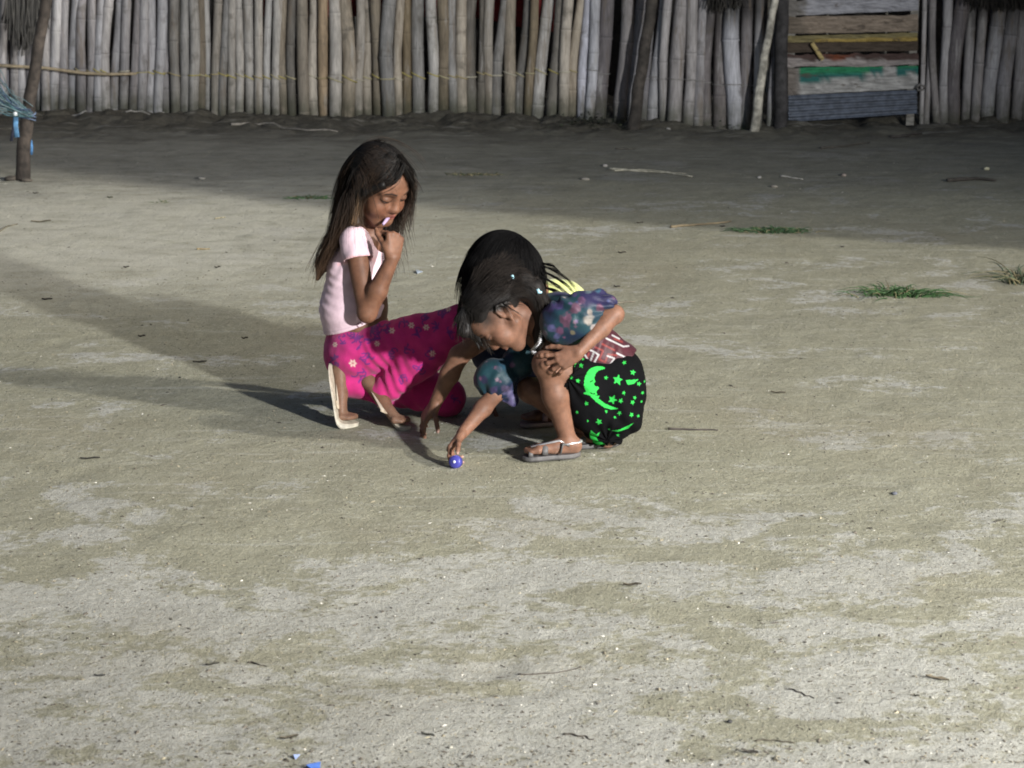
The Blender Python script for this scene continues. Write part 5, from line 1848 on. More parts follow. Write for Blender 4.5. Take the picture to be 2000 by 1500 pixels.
Hm.chain([Lh(-.02, .055, .09), Lh(-.03, .088, .07), P(922, 652, 5.95), P(936, 680, 5.94)], [.022, .015, .008, .003], .015)
H0, H1 = np.array([.0115, .010, .0095]), np.array([.040, .032, .027])
Vh, Qh = Hm.surface(1)
Vh = Vh + vert_normals(Vh, Qh) * (.0012 * vnoise(Vh * np.array([130, 130, 40])))[:, None]
mb = MB(); mb.add(Vh, Qh, None, H0)
pr, dl, W = scalp_roots(fh, Hm, 2600, 13, start=.17)
bad = np.abs(Hm.val(pr)) > .004
pr[bad] = Lh(0, -.012, .02) + W[bad] * .17 * fh.k
for _ in range(30): pr[bad] = pr[bad] - W[bad] * np.maximum(B.val(pr[bad]) - .001, 0)[:, None] * .9
tgt = np.where((dl[:, 1] > .35)[:, None], P(940, 690, 5.92) - pr, tie1 * .5 + tie2 * .5 - pr)
tgt /= np.linalg.norm(tgt, axis=1)[:, None]
dirs = tgt - W * (np.sum(tgt * W, 1))[:, None]
front_m = dl[:, 1] > .35
ST = strands([Hm], pr[front_m], dirs[front_m], rng.uniform(.03, .07, front_m.sum()), 14, .06, .001, .015, .01, .8, 5)
strand_mesh(mb, ST, .0008, H0, H1, 5)
dist = np.linalg.norm(tie1 * .5 + tie2 * .5 - pr, axis=1)
bm_ = ~front_m
ST = strands([Hm, B], pr[bm_], dirs[bm_], np.minimum(dist[bm_], .15) * rng.uniform(.7, 1.0, bm_.sum()), 14, .0, .001, .015, .004, 1.0, 6)
strand_mesh(mb, ST, .0008, H0, H1, 6)
lock(mb, [Lh(.0, .0, .122), Lh(.03, .05, .108), Lh(.035, .090, .065), P(932, 652, 5.90), P(946, 684, 5.89)], 80, .006, .0008, H0, H1, 41, 1.0)
lock(mb, [Lh(.05, .0, .105), Lh(.066, .05, .07), Lh(.060, .078, .04), P(948, 664, 5.865), P(962, 690, 5.865)], 50, .006, .0007, H0, H1, 42, 1.0)
lock(mb, [P(1048, 570, 5.90), P(1064, 600, 5.90), P(1062, 650, 5.90), P(1052, 695, 5.90)], 120, .008, .0008, H0, H1, 43, 1.0)
lock(mb, [P(1050, 566, 5.92), P(1068, 585, 5.93), P(1072, 620, 5.93), P(1066, 655, 5.93)], 50, .006, .0008, H0, H1, 44, 1.2)
lock(mb, [Lh(.050, .068, .040), Lh(.070, .040, .034), Lh(.080, .0, .040), Lh(.070, -.05, .05), tie2 + [0, -.02, 0]], 120, .0055, .0007, H0, H1, 45, .6)
lock(mb, [Lh(.062, .058, .012), Lh(.073, .034, .014), Lh(.081, .004, .028), Lh(.074, -.045, .036), tie2 + [0, -.02, 0]], 80, .004, .0006, H0, H1, 46, .6)
lock(mb, [Lh(.05, -.062, -.045), Lh(.058, -.078, -.005), Lh(.045, -.088, .03), tie2 + [0, -.015, 0]], 70, .006, .0007, H0, H1, 47, .6)
lock(mb, [Lh(.066, -.035, -.012), Lh(.072, -.052, .01), Lh(.060, -.075, .035), tie2 + [0, -.015, 0]], 70, .005, .0007, H0, H1, 48, .6)
lock(mb, [tie1 + [-.02, -.03, .01], P(1020, 556, 5.885), P(1044, 566, 5.885), P(1058, 590, 5.89), P(1062, 630, 5.895)], 150, .007, .0008, H0, H1, 49, .8)
# flyaway hair arching over the head, coloured pale as a painted light rim
for k, (yo, zz) in enumerate(((0, 0), (.004, -3), (-.003, 3), (.006, -6))):
    lock(mb, [P(925, 612 + zz, 5.915 + yo), P(936, 572 + zz, 5.915), P(962, 545 + zz, 5.915), P(998, 536 + zz, 5.915)], 6, .002, .0009, np.array([.30, .28, .27]), np.array([.16, .15, .14]), 50 + k, 1.0)
link("hair", mb.mesh("hair", True, base), HAIR, froot)
for c0 in (tie1, tie2):
    b = MB()
    d0 = nrm(np.array([.6, -.6, .5]))
    an = np.linspace(0, 2 * math.pi, 13)
    q = c0 + np.array([0, -.032 if c0 is tie2 else -.03, .012])
    b.tube([q + np.array([-.006, 0, .004]), q + np.array([0, -.004, -.003]), q + np.array([.008, 0, -.004])], [.002, .0055, .003], 6, (.35, .62, .72))
    b.tube([q + np.array([-.002, 0, .006]), q + np.array([.0, -.002, -.001])], [.002, .004], 6, (.42, .68, .76))
    link("hair_clip", b.mesh("hair_clip", True, base), RUBBER, froot)

# blue bottle cap under her fingers
b = MB()
ax = nrm(np.array([-.35, -.9, .25])); e1 = nrm(np.cross(ax, [0, 0, 1])); e2_ = np.cross(ax, e1)
b.tube([capc - ax * .011, capc - ax * .010, capc + ax * .008, capc + ax * .011], [.0150, .0172, .0172, .0150], 22, (.055, .055, .30))
b.tube([capc + ax * .0108, capc + ax * .0124], [.0045, .004], 10, (.62, .62, .74))
for k in range(22):
    a_ = k / 22 * 2 * math.pi
    r_ = (math.cos(a_) * e1 + math.sin(a_) * e2_) * .0174
    b.tube([capc - ax * .009 + r_, capc + ax * .008 + r_], .0011, 4, (.055, .055, .32))
o = link("bottle_cap", b.mesh("bottle_cap"), m_attr("cap_plastic", .35, 40, .1)); tag(o, "blue plastic bottle cap with a white dot under the front girl's fingers", "bottle cap")
# ================================================================== person: girl in the middle, mostly hidden
base = np.array([0.14, 6.25, 0.0])
mroot = person("girl with loose black hair and a yellow top bending down behind the front girl", base)
SKIN_M = np.array([0.165, 0.083, 0.052])
pelv = P(1150, 728, 6.38); belly = P(1128, 665, 6.34); chest = P(1092, 606, 6.28); neckb = P(1052, 585, 6.24)
shL = P(1022, 606, 6.14); elL = P(897, 694, 6.13); wrL = P(851, 786, 6.14)
shR = P(1030, 590, 6.37); elR = P(985, 680, 6.40); wrR = P(960, 770, 6.42)
hipL = P(1150, 738, 6.31); kneeL = P(962, 690, 6.19); ankL = P(1088, 792, 6.235)
hipR = P(1155, 738, 6.45); kneeR = P(1000, 700, 6.42); ankR = P(1125, 780, 6.44)
mh = Head(P(986, 535, 6.20), np.array([-.55, .25, -.78]), np.array([-.78, .15, .60]), 1.04)
lo = np.array([P(790, 500, 6.1)[0] - .02, 5.97, -0.01]); hi = np.array([P(1215, 500, 6.4)[0], 6.56, 0.66])
B = Field(lo, hi, 0.0028)
mh.sculpt(B)
B.cap(mh.L(0, -.025, -.055), neckb, .036, .04, .02)
B.cap(neckb, chest, .045, .07, .03); B.cap(chest, belly, .078, .075, .03); B.cap(belly, pelv, .078, .088, .03)
B.cap(shL, shR, .038, None, .03)
for sh, el, wr in ((shL, elL, wrL), (shR, elR, wrR)):
    B.cap(sh, el, .035, .0285, .02); B.cap(el, el * .6 + wr * .4, .0285, .028, .012); B.cap(el * .6 + wr * .4, wr, .028, .0185, .012)
mtips = []
hand(B, wrL, P(818, 834, 6.13) - wrL, np.array([.55, .25, -.75]), np.array([.6, -.6, .2]), .68, [(.25, .35, .3), (.35, .4, .3), (.45, .45, .3), (.55, .5, .35)], .22, (.75, .5, .35), mtips, (.1, .15))
hand(B, wrR, np.array([-.3, 0, -1.0]), np.array([.8, 0, -.4]), np.array([0, -1, 0]), .66, [.3, .3, .3, .3], .1)
for hp, kn, an in ((hipL, kneeL, ankL), (hipR, kneeR, ankR)):
    B.cap(hp, kn, .06, .044, .03); B.cap(kn, an, .042, .027, .02)
hL = np.array([P(1098, 806, 6.24)[0], 6.25, .038]); bL = np.array([P(1046, 812, 6.24)[0], 6.235, .034]); tL = bL + np.array([-.036, 0, -.006])
hR = np.array([P(1136, 790, 6.44)[0], 6.45, .038]); bR = np.array([P(1080, 795, 6.44)[0], 6.45, .034]); tR = bR + np.array([-.036, 0, -.006])
foot(B, ankL, hL, bL, tL, np.array([0, -1.0, 0]), .74); foot(B, ankR, hR, bR, tR, np.array([0, 1.0, 0]), .74)


def mcol(V, N):
    c = np.tile(SKIN_M, (len(V), 1)) * (1 + 0.09 * fbm(V * 14, 3))[:, None]
    mh.paint(V, c, SKIN_M, (.22, .08, .07), (.012, .010, .009))
    hl = mh.hairline(V, .16)[:, None]
    c = c * (1 - hl) + np.array([.012, .010, .0095]) * hl
    for q, d_, n_ in mtips:
        m = np.exp(-(np.linalg.norm(V - q - .002 * d_, axis=1) / .006) ** 2)[:, None] * .7
        c = c * (1 - m) + np.array([.50, .34, .30]) * m
    m = np.exp(-(np.linalg.norm(V - elL, axis=1) / .03) ** 2)[:, None] * .3
    return c * (1 - m) + SKIN_M * .6 * m


sdf_part("body", B, SKIN, mroot, base, mcol)

S = Field(lo, hi, 0.003)
eL = nrm(elL - shL); eR = nrm(elR - shR)
S.cap(shL, shL * .45 + elL * .55, .046, .042, .02); S.cap(shR, shR * .6 + elR * .4, .046, .044, .02)
S.clip(shL * .45 + elL * .55, .06, shL * .48 + elL * .52, eL)
S.cap(shL * .55 + elL * .45, elL, .034, .034, .003, True)
S.cap(neckb * .5 + chest * .5, chest, .072, .088, .03); S.cap(chest, belly, .088, .084, .03); S.cap(belly, belly * .3 + pelv * .7, .086, .092, .03)


def ms_col(V, N):
    c = np.tile(np.array([.50, .53, .21]), (len(V), 1)) * (1 + .06 * fbm(V * 25, 2))[:, None]
    st = sstep(.55, .75, np.sin(V @ nrm(np.array([.5, 0, .86])) * 190))[:, None] * .25
    c = c * (1 - st) + np.array([.75, .76, .5]) * st
    sl = (sstep(.085, .075, np.linalg.norm(V - (shL * .5 + elL * .5), axis=1)) * (V[:, 0] < P(985, 650, 6.1)[0]))[:, None]
    return c * (1 - sl) + np.array([.04, .05, .10]) * sl


sdf_part("shirt", S, COTTON, mroot, base, ms_col, lambda V: .0025 * fbm(V * 15, 3))

T = Field(lo, hi, 0.003)
T.ell(pelv, (.10, .11, .09), None, .03)
for hp, kn, an in ((hipL, kneeL, ankL), (hipR, kneeR, ankR)):
    T.cap(hp, kn, .078, .056, .03); T.cap(kn, kn * .5 + an * .5, .054, .050, .03); T.cap(kn * .5 + an * .5, an + nrm(kn - an) * .03, .05, .042, .02)
sdf_part("trousers", T, COTTON, mroot, base, lambda V, N: np.tile(np.array([.010, .016, .042]), (len(V), 1)) * (1 + .3 * fbm(V * 20, 2))[:, None], lambda V: .003 * fbm(V * 14, 3))

for hh, bb, tt_, s_, aa in ((hL, bL, tL, np.array([0, -1.0, 0]), ankL), (hR, bR, tR, np.array([0, 1.0, 0]), ankR)):
    mid = hh * .35 + bb * .65
    st = [("strap", strap_over(mid, s_, up_, .027, .026), .008, (.25, .16, .17), nrm(bb - hh))]
    sandal(mroot, base, hh, bb, tt_, s_, -up_, -up_, -up_, .0195, .74, (.20, .14, .14), (.25, .2, .19), st, th=.013)

# ---- loose hair falling forward round the head
Lh = mh.L
Hm = Field(lo, hi, 0.003)
Hm.ell(Lh(0, -.012, .034), np.array([.083, .098, .086]) * mh.k, mh.R, .01)
Hm.ell(P(990, 530, 6.20), (.108, .10, .102), None, .03)
Hm.chain([Lh(.05, .02, .06), P(940, 560, 6.13), P(930, 606, 6.12), P(940, 640, 6.12)], [.05, .045, .034, .012], .02)
Hm.chain([P(1012, 560, 6.15), P(1030, 600, 6.13), P(1035, 650, 6.12)], [.055, .045, .02], .02)
Hm.chain([Lh(-.05, .02, .06), P(945, 575, 6.28), P(950, 630, 6.28)], [.05, .04, .015], .02)
Vh, Qh = Hm.surface(1)
Vh = Vh + vert_normals(Vh, Qh) * (.0014 * vnoise(Vh * np.array([130, 130, 20])))[:, None]
mb = MB(); M0, M1 = np.array([.0042, .004, .0042]), np.array([.009, .0078, .0075])
mb.add(Vh, Qh, None, M0)
g = np.random.default_rng(61)
part_c = P(1005, 452, 6.20)
d = g.normal(size=(9000, 3)); d /= np.linalg.norm(d, axis=1)[:, None]
d = d[d[:, 2] > -.15][:3200]
cM = P(1000, 530, 6.20)
p = cM + d * .2
for _ in range(30): p = p - d * np.maximum(Hm.val(p) - .001, 0)[:, None] * .9
fall = np.array([-.30, -.05, -1.0]); dirs = fall - d * (d @ fall)[:, None]
ST = strands([Hm], p, dirs, g.uniform(.06, .20, len(p)), 16, .14, .001, .02, .012, .9, 9)
strand_mesh(mb, ST, .0008, M0, M1, 9)
# strands lying over the yellow shoulder
for k, pts in enumerate(([P(1060, 520, 6.17), P(1085, 530, 6.165), P(1110, 548, 6.165), P(1130, 572, 6.17)], [P(1060, 530, 6.16), P(1090, 545, 6.155), P(1115, 565, 6.16), P(1128, 585, 6.165)],
                         [P(1058, 540, 6.15), P(1085, 556, 6.145), P(1105, 572, 6.15), P(1125, 590, 6.155)], [P(1055, 560, 6.14), P(1080, 566, 6.14), P(1100, 578, 6.14), P(1118, 592, 6.14)],
                         [P(1060, 515, 6.19), P(1080, 520, 6.18), P(1090, 532, 6.175), P(1098, 550, 6.165)])):
    lock(mb, np.array(pts) + [0, -.02, .005], 16, .0025, .0009, M0, M1, 70 + k, 1.0)
link("hair", mb.mesh("hair", True, base), HAIR_M, mroot)
# ------------------------------------------------------------------ grass tufts and weeds
def tuft(px, py, w, h, n, col, label, seed, dry=0.15):
    g = np.random.default_rng(seed)
    c = G(px, py); sc = FPX / (c[1] * CP + (CAM_H) * SP)
    b = MB()
    n = int(n * 1.3)
    for k in range(n):
        x = g.normal() * w * .22 / sc; y = g.normal() * .022
        z0 = float(ground_z(c[0] + x, c[1] + y)) - .004
        out = (x / (w * .5 / sc)) * .9 + g.normal() * .45
        L = h / sc * g.uniform(.7, 1.7)
        s = np.linspace(0, 1, 6)
        oy = g.normal() * .5
        xx = c[0] + x + out * L * 1.2 * s ** 1.3
        yy = c[1] + y + oy * L * s
        zz = z0 + L * (s - .55 * s ** 2 * (1 + abs(out) * .5)) * g.uniform(.7, 1.1)
        zz = np.maximum(zz, z0 + .002 + .004 * s)
        cc = np.array(col) * g.uniform(.6, 1.4)
        if g.random() < dry: cc = np.array([.16, .14, .075]) * g.uniform(.7, 1.2)
        b.tube(np.stack([xx, yy, zz], 1), .0034 * (1 - s * .85), 4, cc, flat=((0, 1, 0), .4), caps=False)
    o = link("grass_tuft", b.mesh("grass_tuft"), WEED)
    return tag(o, label, "grass tuft", "grass tufts in the sandy yard")


GR = (.05, .125, .03)
tuft(1755, 577, 135, 31, 170, (.032, .08, .023), "largest green grass tuft, lying right of the squatting girls", 1)
tuft(1510, 452, 120, 18, 170, (.036, .08, .030), "flat green grass tuft on the edge of the shade in the middle right", 2)
tuft(1998, 550, 80, 60, 60, (.05, .075, .04), "tall thin grass tuft cut by the right edge of the photo", 3, .4)
tuft(608, 388, 60, 11, 60, (.05, .10, .04), "small green grass tuft just left of the kneeling girl's head", 4)
tuft(922, 341, 110, 9, 70, (.07, .08, .04), "low faded grass tuft in the shade above the middle girl's head", 5, .5)
tuft(316, 395, 24, 5, 16, (.08, .11, .05), "tiny pale grass tuft in the sand near the net post", 6, .3)
tuft(1560, 498 - 50, 60, 7, 30, (.05, .08, .04), "sparse runner of grass trailing right from the flat tuft", 7, .5)


def weed(px, py, w, h, n, label, seed, col):
    g = np.random.default_rng(seed)
    c = G(px, py); sc = FPX / (c[1] * CP + CAM_H * SP)
    V, q = [], []
    for k in range(n):
        x = c[0] + g.normal() * w * .3 / sc; y = c[1] + g.normal() * .09
        z = float(ground_z(x, y)) + abs(g.normal()) * h * .5 / sc
        L = g.uniform(.012, .03); a_ = g.uniform(0, 6.28); t_ = g.uniform(-.3, .7)
        d = np.array([math.cos(a_), math.sin(a_), t_]); s = np.array([-math.sin(a_), math.cos(a_), 0]) * L * .35
        o_ = np.array([x, y, z]); i = len(V)
        V += [o_, o_ + d * L * .5 + s, o_ + d * L, o_ + d * L * .5 - s]
        q.append([i, i + 1, i + 2, i + 3])
    cc = np.repeat(np.array(col)[None] * g.uniform(.4, 1.5, (n, 1)), 4, axis=0)
    b = MB(); b.add(np.array(V), np.array(q), None, cc)
    o = link("weed", b.mesh("weed", False), WEED)
    return tag(o, label, "weed", "low weeds at the fence foot", kind='stuff')


weed(1155, 252, 120, 18, 420, "wide patch of dark leafy weed at the fence foot in the middle", 11, (.030, .036, .020))
weed(1440, 252, 60, 16, 220, "small bright green weed at the foot of the leaning branch", 12, (.035, .075, .022))
weed(640, 214, 70, 8, 90, "thin mossy weed at the foot of the fence behind the kneeling girl", 13, (.035, .05, .025))
weed(1905, 240, 110, 10, 160, "dark straggling weed at the fence foot right of the gate", 14, (.03, .035, .02))

# ------------------------------------------------------------------ sticks, leaves, stones and scraps lying about
def stick(pts, rad, col, label, name="twig", cat="twig", wob=.6):
    P3 = []
    for px, py in pts:
        p = G(px, py); P3.append([p[0], p[1], float(ground_z(p[0], p[1]))])
    P3 = np.array(P3); t0 = np.linspace(0, 1, len(P3)); t_ = np.linspace(0, 1, 14)
    pp = np.stack([np.interp(t_, t0, P3[:, k]) for k in range(3)], 1)
    pp[:, 1] += wob * .01 * vnoise(np.stack([t_ * 6, t_ * 0 + pts[0][0], t_ * 0], 1))
    pp[:, 2] = ground_z(pp[:, 0], pp[:, 1]) + rad * .8
    b = MB(); b.tube(pp, rad * (1 - .5 * t_), 5, np.array(col) * (1 + .3 * vnoise(np.stack([t_ * 9, t_ * 0, t_ * 0 + 2], 1)))[:, None])
    o = link(name, b.mesh(name), PLAIN)
    return tag(o, label, cat)


stick([(1187, 330), (1240, 335), (1300, 338), (1352, 347)], .007, (.30, .285, .23), "long pale straw stick lying in the shade in front of the fence's middle", "straw", "straw")
stick([(1200, 333), (1265, 332), (1340, 341)], .004, (.28, .265, .21), "thin pale straw lying across the long pale straw", "straw", "straw", 2)
stick([(1525, 343), (1568, 350)], .006, (.40, .38, .34), "short pale stick in the shade in front of the gate")
stick([(452, 252), (508, 248), (560, 256), (610, 262), (660, 264)], .009, (.24, .22, .19), "long grey stick on the dark soil by the fence, left of centre")
stick([(133, 236), (170, 238)], .010, (.30, .29, .27), "short pale stick at the fence foot near the net post")
stick([(236, 232), (266, 231), (300, 230), (345, 228)], .006, (.27, .26, .24), "thin pale strip lying along the foot of the left fence")
stick([(1603, 291), (1650, 288), (1698, 282)], .008, (.05, .045, .038), "dark curved stick on the grey soil in front of the gate")
stick([(1738, 270), (1770, 270), (1800, 264)], .010, (.035, .03, .027), "thick dark stick under the right end of the gate")
stick([(1203, 291), (1242, 292)], .006, (.06, .055, .045), "short dark twig in the shade below the leaning fence post")
stick([(1310, 445), (1360, 440), (1428, 434)], .007, (.14, .11, .065), "tan twig on the shade edge left of the flat grass tuft")
stick([(1305, 840), (1350, 841), (1403, 841)], .004, (.05, .04, .035), "straight dark twig on the sand right of the green trousers")
stick([(0, 452), (14, 444), (35, 440)], .005, (.12, .11, .08), "small brown twig at the left edge of the lit sand")
stick([(385, 487), (410, 487)], .005, (.24, .19, .10), "short tan stalk on the lit sand left of the kneeling girl")
stick([(420, 427), (441, 426)], .004, (.30, .27, .18), "short straw stalk in the bright sand by the shade edge")
stick([(1120, 590), (1180, 592), (1240, 589)], .004, (.14, .12, .09), "faint thin twig on the sand above the front girl's elbow")
stick([(1100, 1430), (1145, 1437), (1160, 1442)], .0022, (.06, .05, .04), "thin dark twig near the bottom edge in the middle")
stick([(1475, 1448), (1515, 1451), (1552, 1456)], .0025, (.08, .07, .05), "brown twig near the bottom edge right of centre")
stick([(1540, 1347), (1590, 1366)], .002, (.05, .042, .035), "thin dark twig on the pale sand at the lower right")
stick([(1012, 1311), (1060, 1312), (1135, 1300)], .002, (.06, .05, .04), "long thin dark twig on the pale patch below the girls")
stick([(485, 1290), (520, 1300)], .002, (.06, .05, .04), "thin dark twig on the sand at the lower left")
stick([(1940, 1022), (1960, 1018)], .002, (.05, .045, .035), "tiny dark twig near the right edge")
stick([(1850, 356), (1900, 352), (1945, 356)], .012, (.035, .03, .025), "dark root lying in the shade at the far right")


def leaf(px, py, w, col, label, rot=0.0, lift=.006, name="dead_leaf", cat="leaf"):
    c = G(px, py); sc = FPX / (c[1] * CP + CAM_H * SP)
    L = w / sc * .8; n = 9
    s = np.linspace(-1, 1, n); wd = (1 - s ** 2) ** .7 * L * .12 * (1 + .5 * vnoise(np.stack([s * 3, s * 0 + px, s * 0], 1))) + .0006
    d = np.array([math.cos(rot), math.sin(rot)]); nn_ = np.array([-d[1], d[0]])
    rows = []
    for k in (-1, 0, 1):
        xy = c[:2] + s[:, None] * d * L / 2 + nn_ * (k * wd)[:, None]
        z = ground_z(xy[:, 0], xy[:, 1]) + .002 + lift * (abs(k) * .8 + .35 * s ** 2 + .2 * np.sin(s * 5))
        rows.append(np.column_stack([xy, z]))
    V = np.vstack(rows); a = np.arange(n - 1)
    q = np.vstack([np.stack([a, a + 1, a + n + 1, a + n], 1), np.stack([a + n, a + n + 1, a + 2 * n + 1, a + 2 * n], 1)])
    b = MB(); b.add(V, q, None, col)
    o = link(name, b.mesh(name), PLAIN)
    return tag(o, label, cat)


for px, py, w, col, lab, rot in (
        (92, 586, 26, (.035, .03, .026), "dark dead leaf on the sand at the far left", .3),
        (70, 380, 15, (.10, .095, .075), "small grey leaf just below the net post", .5),
        (215, 388, 14, (.09, .10, .06), "greenish crumpled leaf in the sand right of the net post", .2),
        (80, 434, 48, (.19, .17, .12), "tan flat leaf on the lit sand below the net post", .25),
        (478, 663, 16, (.04, .036, .03), "small dark leaf left of the kneeling girl's knee height", .0),
        (425, 524, 14, (.05, .045, .035), "small dark leaf on the lit sand left of the kneeling girl's shoulder", .3),
        (247, 523, 14, (.05, .045, .035), "small dark leaf in the middle of the left lit sand", .2),
        (277, 659, 18, (.045, .04, .035), "narrow dark leaf lying in the long soft shadow", .1),
        (390, 707, 34, (.06, .055, .042), "long brown leaf lying in the shadow left of the sandals", .1),
        (176, 895, 48, (.04, .037, .032), "long dark leaf on the sand at the lower left of the girls", .15),
        (1345, 765, 0, None, "", 0),
        (1520, 766, 36, (.10, .085, .06), "flat brown leaf on the sand right of the green trousers", -.2),
        (1215, 495, 22, (.07, .06, .045), "curled brown leaf above the middle girl's yellow top", .4),
        (1205, 560, 16, (.06, .055, .045), "small dark leaf above the blue sleeve", .2),
        (1645, 483, 12, (.04, .035, .03), "tiny dark leaf right of the flat grass tuft", .6),
        (1250, 436, 16, (.06, .05, .04), "small dark leaf near the tan twig", .1),
        (1412, 443, 12, (.03, .027, .024), "black crumb of leaf at the end of the tan twig", .1),
        (1235, 1143, 44, (.075, .06, .04), "brown curled leaf on the pale patch at the lower right of the girls", -.1),
        (415, 1297, 34, (.07, .065, .05), "crumpled dark leaf on the sand at the lower left", .4),
        (195, 1322, 26, (.06, .06, .055), "small grey crumpled leaf at the lower left", .2),
        (1830, 1333, 56, (.11, .09, .06), "wide brown leaf on the sand at the lower right", -.35),
        (1465, 1474, 44, (.06, .052, .042), "dark crumpled leaf at the bottom edge", -.5),
        (835, 1436, 36, (.035, .035, .028), "dark green black leaf at the bottom centre", -.4),
        (565, 1440, 46, (.10, .085, .06), "brown leaf scrap at the bottom left of centre", .3),
        (905, 1110, 0, None, "", 0),
        (1790, 1366, 14, (.05, .045, .035), "dark round leaf crumb at the lower right", 0)):
    if w: leaf(px, py, w, col, lab, rot, .006 if py < 700 else .004)


def stone(px, py, w, col, label, seed, hgt=.6, name="stone", cat="stone"):
    g = np.random.default_rng(seed)
    c = G(px, py); sc = FPX / (c[1] * CP + CAM_H * SP); r = w / sc / 2
    n, m = 9, 6
    V = [[0, 0, 1]]
    for i in range(1, m):
        th = math.pi * i / m
        for j in range(n):
            a_ = 2 * math.pi * j / n
            V.append([math.sin(th) * math.cos(a_), math.sin(th) * math.sin(a_), math.cos(th)])
    V.append([0, 0, -1]); V = np.array(V)
    V *= (1 + .25 * vnoise(V * 1.4 + seed * 3.1))[:, None]
    col = np.array(col) * .62
    V = V * [r * .8, r * g.uniform(.6, .9), r * hgt * .75] + [c[0], c[1], float(ground_z(c[0], c[1])) + r * hgt * .45]
    t_ = [[0, 1 + j, 1 + (j + 1) % n] for j in range(n)] + [[len(V) - 1, 1 + (m - 2) * n + (j + 1) % n, 1 + (m - 2) * n + j] for j in range(n)]
    q = [[1 + i * n + j, 1 + (i + 1) * n + j, 1 + (i + 1) * n + (j + 1) % n, 1 + i * n + (j + 1) % n] for i in range(m - 2) for j in range(n)]
    b = MB(); b.add(V, q, t_, col)
    o = link(name, b.mesh(name), PLAIN)
    return tag(o, label, cat)


stone(22, 353, 34, (.10, .085, .07), "brown stone at the foot of the net post, left of it", 1, .45)
stone(52, 356, 30, (.13, .11, .09), "flat brown stone right at the foot of the net post", 2, .35)
stone(14, 218, 40, (.11, .11, .09), "grey stone by the fence at the left edge", 3, .5)
stone(434, 224, 30, (.27, .25, .22), "pale flat stone at the fence foot left of centre", 4, .4)
stone(394, 348, 22, (.30, .29, .26), "pale stone in the shade between net post and kneeling girl", 5, .4)
stone(1382, 250, 44, (.24, .24, .22), "flat grey slab stone at the fence foot near the weed", 6, .35)
stone(1415, 245, 40, (.30, .27, .22), "rounded pale stone at the fence foot beside the green weed", 7, .6)
stone(1305, 257, 12, (.42, .41, .38), "small white stone near the fence foot", 8, .6)
stone(1927, 332, 16, (.62, .60, .42), "cream white scrap in the shade at the far right", 9, .6, "scrap", "scrap")
stone(1182, 324, 14, (.42, .40, .37), "small pale stone at the left end of the long straw", 10, .6)
stone(1143, 351, 26, (.30, .28, .24), "ring shaped pale scrap in the shade", 11, .35)
stone(1512, 365, 18, (.36, .33, .28), "rounded pale stone in the shade under the gate", 12, .5)
stone(1648, 343, 14, (.36, .30, .26), "pinkish stone in the shade in front of the gate", 13, .6)
stone(1483, 346, 12, (.44, .43, .40), "white pebble in the shade left of the gate", 14, .6)
stone(1747, 964, 15, (.16, .17, .20), "small blue grey pebble on the sand at the right", 15, .6)
stone(1425, 1412, 14, (.06, .06, .06), "small dark pebble at the bottom right", 16, .6)
stone(1820, 1366, 10, (.62, .60, .52), "white shell bit on the sand at the lower right", 17, .5, "shell", "shell")
stone(880, 1457, 12, (.66, .63, .52), "white shell bit at the bottom centre", 18, .5, "shell", "shell")


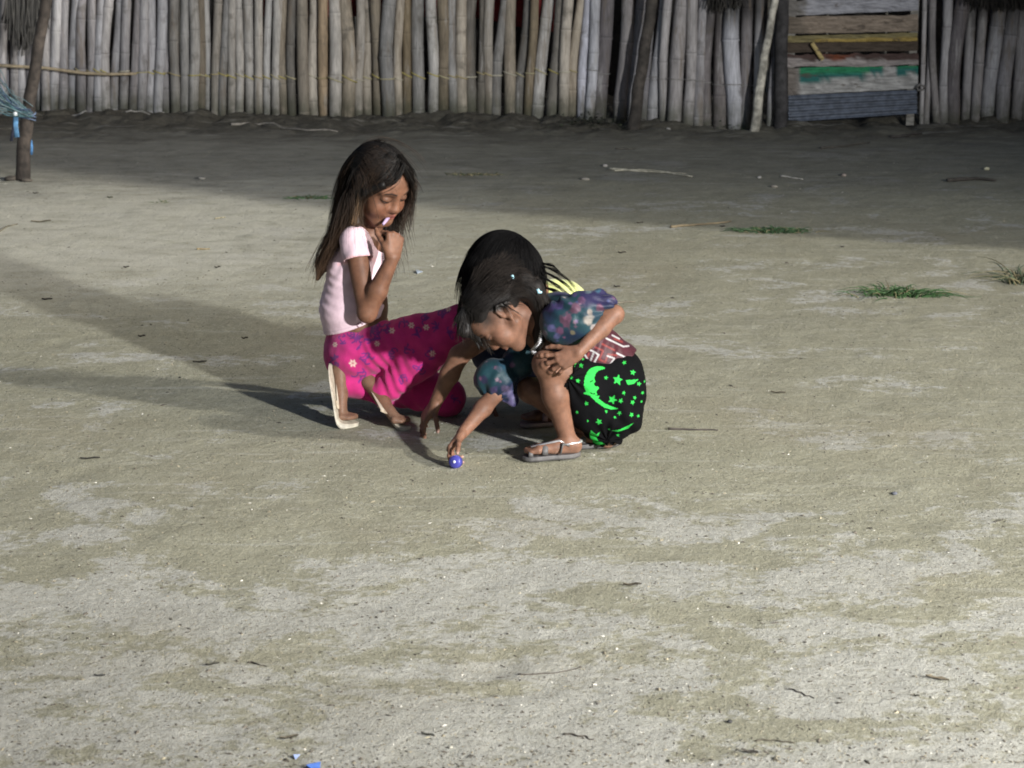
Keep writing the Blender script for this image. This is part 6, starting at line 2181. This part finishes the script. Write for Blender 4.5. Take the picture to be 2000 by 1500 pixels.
def scrap(poly, col, label, lift=.003):
    V = []
    for px, py in poly:
        p = G(px, py); V.append([p[0], p[1], float(ground_z(p[0], p[1])) + lift])
    V = np.array(V); V[0, 2] += .006; V[2, 2] += .004
    V2 = V - [0, 0, .0012]
    n = len(V)
    b = MB(); b.add(np.vstack([V, V2]), [[0, 1, 2, 3], [7, 6, 5, 4]] + [[i, i + 4, (i + 1) % 4 + 4, (i + 1) % 4] for i in range(4)], None, col)
    o = link("plastic_scrap", b.mesh("plastic_scrap", False), PLAIN)
    return tag(o, label, "scrap")


scrap([(598, 1500), (606, 1494), (626, 1490), (624, 1512)], (.08, .18, .55), "bright blue plastic scrap at the bottom edge")
scrap([(573, 1478), (580, 1473), (586, 1476), (577, 1481)], (.28, .36, .62), "faint pale blue plastic bit near the bottom edge")
scrap([(812, 530), (822, 529), (826, 533), (815, 535)], (.42, .48, .55), "tiny pale blue scrap right of the kneeling girl")

# gravel, crumbs and shell bits nobody could count
g = np.random.default_rng(99)
N = 40000
y = 3.75 + (12.5 - 3.75) * g.random(N) ** 1.6
x = g.uniform(-1, 1, N) * (y * .245 + .15)
sz = g.lognormal(-6.5, .42, N)
kind = g.random(N)
dark = kind < .55
sz = np.where(dark, sz * 1.0, sz * .85)
colr = np.where(dark[:, None], np.array([.075, .065, .05]) * g.uniform(.5, 1.8, (N, 1)),
                np.where((kind < .93)[:, None], np.array([.26, .23, .16]) * g.uniform(.7, 1.3, (N, 1)), np.array([.55, .53, .47]) * g.uniform(.7, 1.2, (N, 1))))
z = ground_z(x, y)
a_ = g.uniform(0, 6.28, N)
el = g.uniform(1.0, 2.6, N)
dx = np.stack([np.cos(a_), np.sin(a_), g.normal(size=N) * .15], 1) * (sz * el)[:, None]
dy = np.stack([-np.sin(a_), np.cos(a_), g.normal(size=N) * .15], 1) * sz[:, None]
c0 = np.stack([x, y, z], 1)
top = c0 + np.stack([g.normal(size=N) * .2 * sz, g.normal(size=N) * .2 * sz, sz * g.uniform(.4, .9, N)], 1)
V = np.stack([c0 + dx, c0 + dy, c0 - dx, c0 - dy, top], 1).reshape(-1, 3)
i = np.arange(N)[:, None] * 5
tr = np.concatenate([i + np.array([[0, 1, 4]]), i + np.array([[1, 2, 4]]), i + np.array([[2, 3, 4]]), i + np.array([[3, 0, 4]])])
lit = link("ground_litter", np_mesh("ground_litter", V, tr, False, np.repeat(colr, 5, axis=0)), PLAIN)
tag(lit, "gravel crumbs and shell bits scattered over the sand", kind='stuff')
